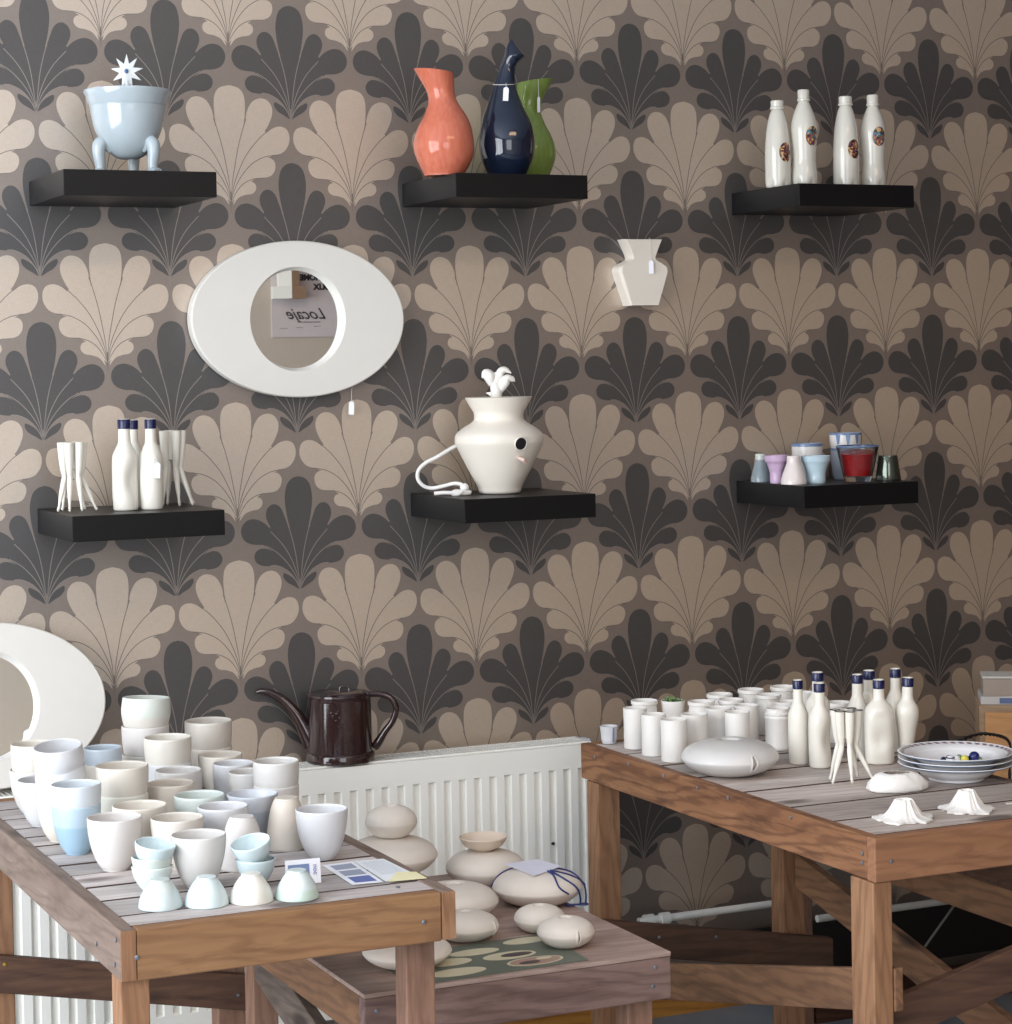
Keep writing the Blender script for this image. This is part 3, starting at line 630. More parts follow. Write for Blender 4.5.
# ------------------------------------------------------------------ oval mirrors
mirror_glass, nt, b = new_mat('silvered_glass'); b.inputs['Metallic'].default_value = 1.0; b.inputs['Roughness'].default_value = 0.01; b.inputs['Base Color'].default_value = (0.86, 0.87, 0.87, 1)
frame_mat = ceramic('mirror_frame_white', srgb(224, 221, 214), 0.5, 0.015, bump=0.05)
def oval_mirror(loc, rot, label):
    t = empty('oval_mirror', loc); t.rotation_euler = rot; tag(t, label, 'mirror', 'white oval mirrors')
    bm = BM(); n = 96; rings = []
    def ring(a, b_, cx, y): return [bm.verts.new((cx + a * math.cos(2 * PI * k / n), y, b_ * math.sin(2 * PI * k / n))) for k in range(n)]
    hx = -0.0035
    R = [ring(0.2300, 0.1600, 0, -0.004), ring(0.2318, 0.1615, 0, -0.006), ring(0.2320, 0.1617, 0, -0.029), ring(0.2310, 0.1606, 0, -0.0325), ring(0.2290, 0.1586, 0, -0.0338),
         ring(0.1040, 0.1080, hx, -0.0338), ring(0.1030, 0.1070, hx, -0.032), ring(0.0965, 0.1010, hx, -0.008), ring(0.0965, 0.1010, hx, -0.004)]
    for A, B in zip(R, R[1:] + [R[0]]):
        for k in range(n): bm.faces.new((A[k], A[(k + 1) % n], B[(k + 1) % n], B[k]))
    link('frame', bm, frame_mat, t, autosharp=14)
    bm = BM(); c = bm.verts.new((hx, -0.009, 0)); rr = ring(0.0972, 0.1016, hx, -0.009)
    rr2 = ring(0.0972, 0.1016, hx, -0.0065); c2 = bm.verts.new((hx, -0.0065, 0))
    for k in range(n): bm.faces.new((c, rr[k], rr[(k + 1) % n])); bm.faces.new((rr[k], rr2[k], rr2[(k + 1) % n], rr[(k + 1) % n])); bm.faces.new((c2, rr2[(k + 1) % n], rr2[k]))
    link('mirror_glass', bm, mirror_glass, t, smooth=False)
    return t
oval_mirror((0.3965, -0.001, 1.5935), (0, math.radians(0.6), 0), 'white oval framed mirror with round glass hung on the wallpaper')
m2 = oval_mirror((-0.267, -0.0365, 0.8440), (math.radians(-12), 0, 0), 'white oval framed mirror leaning at the left edge, behind the cups')

# price tags
tagpaper = plain('tag_paper', srgb(236, 238, 246), 0.6); thread = plain('thread', srgb(220, 216, 208), 0.7)
def price_tag(path, loc, w_, h_, label, yaw=-24, tilt=4):
    t = empty('price_tag', loc, math.radians(yaw)); tag(t, label, 'price tag')
    bm = BM(); q = [(-w_ / 2, -h_), (w_ / 2, -h_), (w_ / 2, -h_ * 0.12), (w_ * 0.25, 0), (-w_ * 0.25, 0), (-w_ / 2, -h_ * 0.12)]
    prism(bm, q, -0.0004, 0.0004, 'xz'); link('tag_label', bm, tagpaper, t, smooth=False, rot=(0, math.radians(tilt), 0))
    bm = BM(); tube(bm, [Vector(p) for p in path], 0.0006, 6)
    o = link('string', bm, thread, t); return t
price_tag([(0, 0, 0), (-0.0, 0, 0.020), (0.002, 0, 0.032)], (0.512, -0.020, 1.4205), 0.011, 0.027, 'small white price tag hanging below the hung oval mirror', tilt=3)

# ------------------------------------------------------------------ wall vase (half vase, flat back)
t = empty('wall_vase', (1.200, 0, 1.690)); tag(t, 'white faceted wall vase hanging right of the middle column of shelves', 'vase')
def outline(s, dx=0): return [(p[0] * s + dx, p[1]) for p in cr([(-0.048, 0.0735), (-0.038, 0.054), (-0.030, 0.036), (-0.031, 0.028), (-0.045, 0.021), (-0.060, 0.012), (-0.0625, 0.0)], 3)][:-1] + [(-0.0625 * s + dx, 0.0), (-0.036 * s + dx, -0.0735)] 
L_ = outline(1.0); sil = L_ + [(-x, z) for x, z in reversed(L_)]
bm = BM(); nn = len(sil)
ra = [bm.verts.new((x, -0.001, z)) for x, z in sil]; rb_ = [bm.verts.new((x * 0.99, -0.032, z)) for x, z in sil]; rc = [bm.verts.new((x * 0.90 , -0.040, z * 0.985)) for x, z in sil]
for A, B in ((ra, rb_), (rb_, rc)):
    for k in range(nn): bm.faces.new((A[k], A[(k + 1) % nn], B[(k + 1) % nn], B[k]))
bm.faces.new(ra); bm.faces.new(rc[::-1])
link('body', bm, ceramic('vase_bone_white', srgb(228, 220, 208), 0.5, 0.02), t, smooth=True, autosharp=22)
price_tag([(0, 0, 0), (0, 0, 0.046), (-0.004, 0.004, 0.050)], (1.214, -0.043, 1.716), 0.010, 0.029, 'small white price tag hanging on the front of the white wall vase', tilt=0)

# ------------------------------------------------------------------ helper: loft from measured silhouettes
VR = Vector((0.910, -0.414, 0)); VB = Vector((-0.414, -0.910, 0))  # directions across and towards the viewer side of the room
def loft(rows, s, zbase_px, n=40, closed=True, lip=0.003, slant=None, axis=VR):
    """rows = (y_px, left_px, right_px); metres per px = s; centred on base middle"""
    R_ = [Vector(q) for q in rows]; q = cr(R_, 5)
    cx0 = (q[-1].y + q[-1].z) / 2
    bm = BM(); rings = []
    for v in reversed(q):
        cx = ((v.y + v.z) / 2 - cx0) * s; r = max((v.z - v.y) / 2 * s, 0.0005); z = (zbase_px - v.x) * s
        rings.append((cx, z, r))
    return rings
def loft_bm(rings, tilt_top=0.0, n=40, wall=0.003, depth=0.03, axis=VR, tilt_from=0.75):
    """vase skin with an inner lip; the last rings lean by tilt_top (z rise per metre along axis)"""
    bm = BM(); H_ = rings[-1][1]; vr = []
    side = Vector((-axis.y, axis.x, 0))
    def mk(cx, z, r):
        w_ = max(0, (z / H_ - tilt_from) / (1 - tilt_from)) * tilt_top
        out = []
        for k in range(n):
            a = 2 * PI * k / n; p = axis * (cx + r * math.cos(a)) + side * (r * math.sin(a)); p.z = z + w_ * r * math.cos(a); out.append(bm.verts.new(p))
        return out
    seq = [(cx, z, r) for cx, z, r in rings]
    top = seq[-1]; inner = [(cx, z, max(r - wall, 0.001)) for cx, z, r in reversed(seq) if z > H_ - depth]
    allr = [(seq[0][0], 0.0, seq[0][2] * 0.5)] + seq + inner + [(inner[-1][0], inner[-1][1] - 0.002, inner[-1][2] * 0.3)]
    vr = [mk(*a) for a in allr]
    for A, B in zip(vr, vr[1:]):
        for k in range(n): bm.faces.new((A[k], A[(k + 1) % n], B[(k + 1) % n], B[k]))
    bm.faces.new(vr[0][::-1]); bm.faces.new(vr[-1])
    return bm
def streaked(name, c, c2, rough=0.12):
    m, nt, b = new_mat(name); N = nt.nodes; L = nt.links
    tc = N.new('ShaderNodeTexCoord'); mp = N.new('ShaderNodeMapping'); mp.inputs['Scale'].default_value = (140, 140, 6); L.new(tc.outputs['Object'], mp.inputs['Vector'])
    n = N.new('ShaderNodeTexNoise'); n.inputs['Scale'].default_value = 1; n.inputs['Detail'].default_value = 3; L.new(mp.outputs[0], n.inputs['Vector'])
    mx = N.new('ShaderNodeMix'); mx.data_type = 'RGBA'; L.new(n.outputs['Fac'], mx.inputs[0]); mx.inputs[6].default_value = rgb(c); mx.inputs[7].default_value = rgb(c2)
    L.new(mx.outputs[2], b.inputs['Base Color']); b.inputs['Roughness'].default_value = rough
    bp = N.new('ShaderNodeBump'); bp.inputs['Strength'].default_value = 0.12; bp.inputs['Distance'].default_value = 0.001; L.new(n.outputs['Fac'], bp.inputs['Height']); L.new(bp.outputs[0], b.inputs['Normal'])
    return m
zt_ = SH['tm'] + 0.0004
coral_rows = [(135, 112, 402), (200, 150, 408), (260, 188, 408), (310, 208, 411), (380, 214, 432), (480, 178, 492), (560, 136, 525), (650, 106, 540), (730, 100, 545), (800, 118, 535), (870, 146, 505), (925, 172, 470), (940, 176, 466)]
sc = 0.13675 * 0.002035
bm = loft_bm(loft(coral_rows, sc, 940), tilt_top=-0.12, depth=0.05, tilt_from=0.8)
o = link('vase', bm, streaked('coral_glaze', srgb(214, 130, 104), srgb(186, 90, 66)), loc=(0.652, -0.205, zt_), autosharp=50); tag(o, 'coral orange glazed vase with slanted mouth on the top middle shelf', 'vase')
o.location.x = 0.653; o.scale = (1, 1, 0.953)
bm = loft_bm(loft(coral_rows, sc * 0.96, 940), tilt_top=-0.12, depth=0.05, tilt_from=0.8)
o = link('vase', bm, streaked('green_glaze', srgb(140, 158, 86), srgb(102, 128, 54)), loc=(0.899, -0.085, zt_), rot=(0, 0, PI), autosharp=50); tag(o, 'leaf green glazed vase with slanted mouth, behind the navy vase', 'vase')
navy_rows = [(78, 466, 484), (100, 452, 498), (130, 438, 520), (155, 432, 540), (175, 427, 556), (190, 421, 546), (210, 414, 522), (235, 404, 502), (260, 394, 494), (300, 380, 493), (350, 362, 496), (400, 344, 506), (500, 308, 544), (600, 273, 592), (700, 257, 610), (760, 260, 609), (820, 272, 598), (880, 296, 570), (925, 320, 545), (935, 325, 540)]
bm = loft_bm(loft(navy_rows, 0.15625 * 0.002081 * 1.02, 935), tilt_top=0.0, depth=0.004)
o = link('vase', bm, ceramic('navy_glaze', srgb(24, 34, 54), 0.08, 0.1, coat=0.5), loc=(0.801, -0.190, zt_), autosharp=60); tag(o, 'dark navy long-necked vase with beaked mouth on the top middle shelf', 'vase')
# tags on them
price_tag([(0, 0, 0), (0.0, 0.006, 0.006), (0.0, 0.014, 0.010)], (0.786, -0.226, 2.061), 0.011, 0.028, 'small white price tag tied round the neck of the navy vase', tilt=4)
price_tag([(0, 0, 0), (0, 0, 0.036), (0.0, 0.004, 0.037)], (0.903, -0.134, 2.056), 0.006, 0.033, 'narrow white price tag hanging from the mouth of the green vase', tilt=1)
bm = BM(); R0 = 0.0185
tube(bm, [Vector((0.801, -0.190, 0)) + VR * (-0.0025) + VR * (math.cos(a) * 0.0232) + VB * (math.sin(a) * 0.0232) + Vector((0, 0, 2.072 - 0.004 * math.sin(a))) for a in [2 * PI * k / 24 for k in range(25)]], 0.0008, 6)
o = link('string', bm, thread); tag(o, 'thin white string tied around the neck of the navy vase', 'string')

# ------------------------------------------------------------------ tureen with legs (top left shelf)
pale = ceramic('tureen_glaze', srgb(180, 192, 198), 0.12, 0.06, coat=0.3)
t = empty('tureen', (0.004, -0.180, SH['tl'] + 0.0004), math.radians(-24)); t.scale = (1, 1, 1.09); tag(t, 'pale blue glazed lidded tureen on bent legs with star knob', 'tureen')
s = 0.1269 * 0.00193
def tp(r_px, y_px): return (r_px * s, (925 - y_px) * s)
bm = BM(); body = smooth_prof([tp(0.01, 815), tp(60, 812), tp(110, 795), tp(160, 755), tp(215, 690), tp(258, 610), tp(280, 530), tp(292, 470), tp(297, 440)], 4)
lathe(bm, body + [tp(300, 432), tp(292, 428), tp(280, 440), tp(0, 445)], 48)
link('body', bm, pale, t, autosharp=50)
bm = BM(); lathe(bm, [tp(0.0, 330), tp(285, 330), tp(300, 420), tp(296, 430), tp(310, 410), tp(325, 360), tp(342, 330), tp(340, 318), tp(326, 316), tp(300, 330), tp(0, 345)][3:] , 48)
link('collar', bm, pale, t, autosharp=50)
bm = BM(); lathe(bm, [tp(318, 322)] + smooth_prof([tp(300, 312), tp(200, 306), tp(120, 302), tp(0.01, 300)], 4), 40); lid = link('lid', bm, pale, t, autosharp=50)
# nine-point star knob
bm = BM(); pts = []
for k in range(18):
    a = PI / 2 + PI * k / 9; r = (128 if k % 2 == 0 else 58) * s; pts.append((r * math.cos(a), r * math.sin(a)))
zc = (925 - 180) * s
vf = [bm.verts.new((x, -0.004 if k % 2 else -0.002, zc + z)) for k, (x, z) in enumerate(pts)]; vb = [bm.verts.new((x, 0.004 if k % 2 else 0.002, zc + z)) for k, (x, z) in enumerate(pts)]
cf = bm.verts.new((0, -0.008, zc)); cb = bm.verts.new((0, 0.008, zc))
for k in range(18):
    k2 = (k + 1) % 18; bm.faces.new((cf, vf[k], vf[k2])); bm.faces.new((cb, vb[k2], vb[k])); bm.faces.new((vf[k], vb[k], vb[k2], vf[k2]))
tube(bm, [Vector((0, 0, zc - 60 * s)), Vector((0, 0, (925 - 300) * s))], 0.006, 10)
kn = link('star_knob', bm, ceramic('star_white', srgb(212, 216, 216), 0.15, 0.03), t, autosharp=70)
bm = BM(); lathe(bm, [(0, 0), (0.0042, 0), (0.0036, 0.0015), (0, 0.0022)], 14); link('blue_dot', bm, plain('cobalt_dot', srgb(50, 84, 130), 0.2), kn, loc=(0, -0.008, zc), rot=(PI / 2, 0, 0))
for dx, dz, rr, mt in ((-200, 318, 70, 'shell_pink'), (120, 322, 45, 'shell_white')):
    bm = BM(); bmesh.ops.create_uvsphere(bm, u_segments=16, v_segments=10, radius=1); 
    for v in bm.verts: v.co = Vector((v.co.x * rr * s, v.co.y * rr * s, v.co.z * rr * 0.62 * s))
    link('lid_shell', bm, plain(mt, srgb(216, 190, 186) if 'pink' in mt else srgb(232, 226, 222), 0.3), t, loc=(dx * s, -0.01, (925 - dz) * s))
for k, a in enumerate((-150, -30, 90)):
    ca, sa = math.cos(math.radians(a)), math.sin(math.radians(a))
    P0 = [(150, 760), (205, 700), (240, 715), (248, 770), (238, 840), (236, 890), (246, 915)]
    Rr = [20, 46, 54, 50, 44, 40, 42]
    path = cr([Vector((ca * r * s, sa * r * s, (925 - y) * s)) for r, y in P0], 4); rad_ = [v.x for v in cr([(q, 0) for q in Rr], 4)]
    bm = BM(); tube(bm, path, [q * s for q in rad_], 14)
    for j in (-1, 0, 1):
        tube(bm, [Vector((ca * 250 * s - sa * j * 0.006, sa * 250 * s + ca * j * 0.006, 0.006)), Vector((ca * 292 * s - sa * j * 0.009, sa * 292 * s + ca * j * 0.009, 0.0035))], [0.0055, 0.0032], 8)
    link('leg', bm, pale, t, autosharp=60)

# ------------------------------------------------------------------ lamp vase on bottom middle shelf
s = 0.1581 * 0.00208; zb0 = SH['bm'] + 0.0004
cream_lamp = ceramic('lamp_porcelain', srgb(230, 223, 211), 0.45, 0.015)
t = empty('lamp_vase', (0.790, -0.150, zb0)); tag(t, 'cream white angular lidded vase with a cord and black round opening', 'vase')
rows = [(840, 118), (828, 132), (790, 144), (700, 192), (620, 232), (560, 262), (520, 280), (495, 283), (470, 280), (445, 262), (415, 222), (390, 180), (370, 160), (345, 157), (320, 162), (290, 180), (228, 214)]
prof = [(0.0, 0.0), (110 * s, 0)] + [(r * s, (840 - y) * s) for y, r in rows[1:]]
bm = BM(); prof = prof[:2] + smooth_prof(prof[1:], 4)[1:]
lathe(bm, prof + [(208 * s, (840 - 226) * s), (196 * s, (840 - 236) * s), (0, (840 - 238) * s)], 64)
body = link('body', bm, cream_lamp, t, autosharp=60)
def on_surface(azim_dx, z_, rfun): pass
# opening: dark disc with a pale rim set on the surface at the right front
rz = 276 * s; dxp = 132 * s; ang = math.asin(dxp / rz)
nrm = (VR * math.sin(ang) + VB * math.cos(ang)).normalized()
pos = nrm * (281 * s) + Vector((0, 0, (840 - 517) * s)); nrm = (nrm + Vector((0, 0, -0.18))).normalized()
q = nrm.to_track_quat('Z', 'Y')
bm = BM(); lathe(bm, [(0.0, -0.004), (0.0128, -0.004), (0.0128, 0.0016), (0.0, 0.0019)], 28)
o = link('opening', bm, plain('opening_black', srgb(14, 11, 11), 0.7), body, loc=pos); o.rotation_mode = 'QUATERNION'; o.rotation_quaternion = q
bm = BM(); lathe(bm, [(0.0128, -0.003), (0.0142, -0.003), (0.0142, 0.0012), (0.0134, 0.0022), (0.0126, 0.0016)], 28)
o = link('opening_rim', bm, cream_lamp, body, loc=pos); o.rotation_mode = 'QUATERNION'; o.rotation_quaternion = q
ang = math.asin(138 / 246); nrm = (VR * math.sin(ang) + VB * math.cos(ang)).normalized(); pos = nrm * (244 * s) + Vector((0, 0, (840 - 620) * s))
bm = BM(); tg = Vector((-nrm.y, nrm.x, 0)); tube(bm, [pos - tg * 0.010 + nrm * 0.002 + Vector((0, 0, 0.005)), pos + nrm * 0.006, pos + tg * 0.010 + nrm * 0.002 - Vector((0, 0, 0.006))], [0.0035, 0.005, 0.004], 10)
link('switch_tab', bm, plain('tab_pink', srgb(232, 204, 192), 0.4), t)
# knob: sculpted leaves
bm = BM()
kz = lambda y: (840 - y) * s
def leaf(pts, rad_): tube(bm, cr([VR * ((x - 625) * s) + VB * (yy) + Vector((0, 0, kz(z_))) for x, z_, yy in pts], 4), [v.x * s for v in cr([(q, 0) for q in rad_], 4)], 10)
leaf([(612, 235, 0), (612, 190, 0.002), (600, 140, 0), (585, 100, 0)], [34, 36, 30, 26])
leaf([(585, 150, 0), (570, 95, 0.003), (545, 75, 0), (525, 105, 0)], [22, 38, 28, 5])
leaf([(605, 150, 0), (618, 100, 0), (610, 68, 0)], [24, 26, 12])
leaf([(630, 190, 0), (660, 140, 0), (690, 110, 0), (725, 122, 0)], [24, 36, 28, 10])
leaf([(632, 120, 0), (640, 70, 0), (672, 55, 0), (710, 78, 0)], [20, 26, 20, 4])
leaf([(715, 95, 0), (722, 115, 0), (730, 132, 0)], [4, 10, 3])
leaf([(595, 215, 0), (570, 205, 0), (548, 200, 0)], [16, 12, 3])
link('lid_knob', bm, ceramic('knob_white', srgb(238, 234, 228), 0.45, 0.01), t, autosharp=80)
# cord: from left side, loops down to a knot on the shelf
LP = [(348, 535, .0), (300, 560, .01), (230, 600, .02), (160, 635, .025), (115, 680, .025), (110, 735, .025), (145, 780, .022), (200, 795, .02), (270, 782, .03), (340, 765, .04), (385, 772, .045), (400, 800, .05), (370, 832, .06), (330, 835, .06), (345, 812, .058), (400, 815, .052), (440, 822, .045), (410, 835, .05), (350, 822, .06), (280, 818, .062), (215, 822, .062)]
path = []
for x, y, fw in LP:
    p = VR * ((x - 628) * s) + VB * fw; p.z = max((840 - y) * s, 0.0042); path.append(p)
bm = BM(); tube(bm, cr(path, 4), 0.0040, 10); link('cord', bm, ceramic('cord_white', srgb(232, 230, 226), 0.5, 0.02), t)
bm = BM(); bmesh.ops.create_uvsphere(bm, u_segments=18, v_segments=12, radius=0.0095)
kp = VR * ((405 - 628) * s) + VB * 0.047 + Vector((0, 0, (840 - 792) * s))
kk = link('cord_knot', bm, MATS['cord_white'], t, loc=kp)

# ------------------------------------------------------------------ bottles with blue tops
navy_cap = ceramic('cobalt_band', srgb(24, 31, 76), 0.25, 0.1)
bott = ceramic('bottle_porcelain', srgb(230, 226, 215), 0.22, 0.015)
def bottle(x, y, z, H_, r, label, group, kind='slim', rz=0, tilt=0):
    t = empty('bottle', (x, y, z), rz); tag(t, label, 'bottle', group)
    if tilt: t.rotation_euler = (0, math.radians(tilt), rz)
    k = H_
    if kind == 'broad': pr_ = [(0, 0), (.80, 0), (.92, .01), (.97, .05), (1.0, .20), (1.0, .45), (.98, .58), (.90, .66), (.62, .725), (.42, .77), (.37, .84), (.37, .895)]
    elif kind == 'waist': pr_ = [(0, 0), (.60, 0), (.66, .01), (.62, .10), (.66, .22), (.80, .38), (.97, .52), (1.0, .59), (.90, .66), (.62, .72), (.48, .77), (.46, .84), (.46, .895)]
    else: pr_ = [(0, 0), (.84, 0), (.93, .012), (.96, .05), (1.0, .2), (1.0, .45), (.98, .56), (.90, .62), (.66, .69), (.50, .74), (.47, .80), (.46, .895)]
    def mod(a, z_):
        if kind == 'dent':
            d = math.exp(-((z_ / k - 0.33) / 0.16) ** 2); return 1 - 0.40 * d * max(0, math.cos(a + math.radians(66))) ** 3
        if kind == 'broad':
            zz = max(0, min(1, (0.66 - z_ / k) / 0.1)); f = 1 / (abs(math.cos(a)) ** 3 + abs(math.sin(a) * 1.12) ** 3) ** (1 / 3)
            g = 1 + (f - 1) * zz
            d = math.exp(-((z_ / k - 0.30) / 0.11) ** 2); g *= 1 - 0.28 * d * max(0, math.cos(a + PI / 2)) ** 4
            return g
        return 1
    q = [(a * r, b_ * k) for a, b_ in pr_]; q = q[:2] + smooth_prof(q[1:], 5)[1:]
    bm = BM(); lathe(bm, q, 44, mod=mod); link('body', bm, bott, t, autosharp=70)
    nr = q[-1][0]
    bm = BM(); lathe(bm, [(nr * 1.0, .892 * k), (nr * 1.10, .896 * k), (nr * 1.10, .985 * k), (nr * 1.02, .997 * k), (nr * 0.98, 1.0 * k)], 32); link('collar', bm, navy_cap, t)
    bm = BM(); lathe(bm, [(nr * 1.0, .9985 * k), (nr * 0.95, 1.003 * k), (nr * 0.75, 1.0 * k), (nr * 0.7, .95 * k), (0, .94 * k)], 32); link('rim', bm, bott, t)
    return t
GB = 'blue-topped bottles on the right table'
zr = TOP + 0.0004
bottle(1.099, -0.812, zr, 0.158, 0.0195, 'slim white bottle with blue top, leftmost on the right table', GB)
bottle(1.115, -0.862, zr, 0.157, 0.0215, 'white blue-topped bottle with crushed side, second from left on the right table', GB, 'dent')
bottle(1.187, -0.742, zr, 0.158, 0.0230, 'blue-topped white bottle standing behind the second bottle from the left', GB, 'waist')
bottle(1.234, -0.808, zr, 0.158, 0.0215, 'tall slim blue-topped bottle directly behind the white leg vase', GB)
bottle(1.276, -0.785, zr, 0.160, 0.0225, 'blue-topped bottle at the back, behind the broad dented bottle', GB)
bottle(1.233, -0.882, zr, 0.157, 0.0275, 'broad square-shouldered bottle with a dimple and blue top', GB, 'broad', rz=math.radians(-28))
bottle(1.333, -0.790, zr, 0.160, 0.0210, 'blue-topped bottle at the back right, nearest the wooden box', GB)
bottle(1.281, -0.898, zr, 0.159, 0.0220, 'waisted blue-topped bottle standing beside the plates', GB, 'waist', tilt=2.5)
zb_ = SH['bl'] + 0.0004
GC = 'blue-topped bottles on the lower left shelf'
bottle(-0.016, -0.178, zb_, 0.176, 0.0250, 'blue-topped bottle with a soft dent, left of the pair on the lower left shelf', GC, 'dent')
bottle(0.035, -0.182, zb_, 0.175, 0.0225, 'blue-topped bottle with price tag, right of the pair on the lower left shelf', GC)
bottle(0.024, -0.090, zb_, 0.172, 0.0225, 'third blue-topped bottle, behind the pair on the lower left shelf', GC)
price_tag([(0, 0, 0), (-0.004, 0.002, 0.012), (-0.010, 0.012, 0.014)], (0.040, -0.210, 1.315), 0.011, 0.030, 'small white price tag on the right blue-topped bottle of the lower left shelf', tilt=3)

# white decal bottles, top right shelf
def decal_mat(name, cols, sc_):
    m, nt, b = new_mat(name); N = nt.nodes; L = nt.links
    tc = N.new('ShaderNodeTexCoord'); v = N.new('ShaderNodeTexVoronoi'); v.inputs['Scale'].default_value = sc_; L.new(tc.outputs['Object'], v.inputs['Vector'])
    sp = N.new('ShaderNodeSeparateColor'); L.new(v.outputs['Color'], sp.inputs[0])
    r = N.new('ShaderNodeValToRGB'); r.color_ramp.interpolation = 'CONSTANT'
    while len(r.color_ramp.elements) < len(cols): r.color_ramp.elements.new(0.5)
    for k, c in enumerate(cols): r.color_ramp.elements[k].position = k / len(cols); r.color_ramp.elements[k].color = rgb(c)
    L.new(sp.outputs[0], r.inputs[0]); L.new(r.outputs[0], b.inputs['Base Color']); b.inputs['Roughness'].default_value = 0.25
    return m
decA = decal_mat('decal_brown', [srgb(90, 50, 44), srgb(60, 40, 50), srgb(150, 100, 60), srgb(110, 60, 84), srgb(196, 170, 130)], 210)
decB = decal_mat('decal_teal', [srgb(60, 120, 140), srgb(150, 90, 60), srgb(110, 60, 90), srgb(190, 160, 110), srgb(70, 60, 50)], 200)
white_pb = ceramic('gloss_white', srgb(212, 208, 197), 0.14, 0.02, coat=0.2)
def decal_bottle(x, y, H_, R_, curvy, dz, dec, label, dx=0.55):
    z = SH['tr'] + 0.0004
    t = empty('decal_bottle', (x, y, z)); tag(t, label, 'bottle', 'white bottles with picture decals')
    if curvy: pr_ = [(.80, 0), (.94, .02), (1.0, .08), (.98, .14), (.90, .22), (.88, .30), (.92, .40), (.99, .50), (1.03, .585), (.98, .66), (.80, .75), (.56, .83), (.42, .875), (.40, .885)]
    else: pr_ = [(.84, 0), (.96, .02), (1.0, .07), (1.0, .15), (1.0, .30), (.99, .42), (.94, .54), (.86, .66), (.74, .76), (.58, .85), (.46, .89), (.45, .90)]
    q = smooth_prof([(a * R_, b_ * H_) for a, b_ in pr_], 5)
    def mod(a, z_):
        w_ = max(0, 1 - z_ / (H_ * 0.11)); return 1 - 0.20 * w_ * (0.5 + 0.5 * math.cos(5 * a + 1.2)) ** 3
    bm = BM(); lathe(bm, [(0, 0)] + q + [(0, q[-1][1])], 60, mod=mod); b_ = link('body', bm, white_pb, t, autosharp=70)
    cr_ = q[-1][0] * 1.12
    bm = BM(); c0 = q[-1][1]; lathe(bm, [(cr_ * 0.8, c0 - 0.001), (cr_ * 1.12, c0), (cr_ * 1.12, c0 + 0.004), (cr_, c0 + 0.006), (cr_ * 1.02, H_ - 0.002), (cr_ * 0.92, H_), (0, H_)], 28); link('cap', bm, white_pb, t)
    # oval decal wrapped on the body
    def rad_at(z_):
        for (r0, z0), (r1, z1) in zip(q, q[1:]):
            if z0 <= z_ <= z1: return r0 + (r1 - r0) * (z_ - z0) / max(z1 - z0, 1e-6)
        return q[-1][0]
    a0 = math.atan2(VB.y, VB.x) + dx; bm = BM(); hw, hh = 0.0165, 0.0215
    def pt(u, v):
        zz = dz * H_ + v * hh; rr = rad_at(zz) + 0.0006; a = a0 + u * hw / rr; return bm.verts.new((rr * math.cos(a), rr * math.sin(a), zz))
    rings = [[pt(0, 0)]] + [[pt(f * math.cos(2 * PI * k / 24), f * math.sin(2 * PI * k / 24)) for k in range(24)] for f in (0.33, 0.66, 1.0)]
    for k in range(24): bm.faces.new((rings[0][0], rings[1][k], rings[1][(k + 1) % 24]))
    for A, B in zip(rings[1:], rings[2:]):
        for k in range(24): bm.faces.new((A[k], B[k], B[(k + 1) % 24], A[(k + 1) % 24]))
    link('decal', bm, dec, b_)
k_ = 0.00222
decal_bottle(1.478, -0.150, 87 * k_, 0.0285, False, 0.40, decA, 'shorter straight white bottle with brown decal, leftmost on the top right shelf')
decal_bottle(1.534, -0.170, 97.5 * k_, 0.0290, True, 0.52, decB, 'tallest curvy white bottle with teal and brown decal, second from the left')
decal_bottle(1.643, -0.170, 92.5 * k_, 0.0290, False, 0.42, decA, 'straight white bottle with brown decal, third from the left on the top right shelf')
decal_bottle(1.715, -0.170, 95 * k_, 0.0285, True, 0.55, decB, 'curvy white bottle with teal decal, rightmost on the top right shelf', dx=0.35)

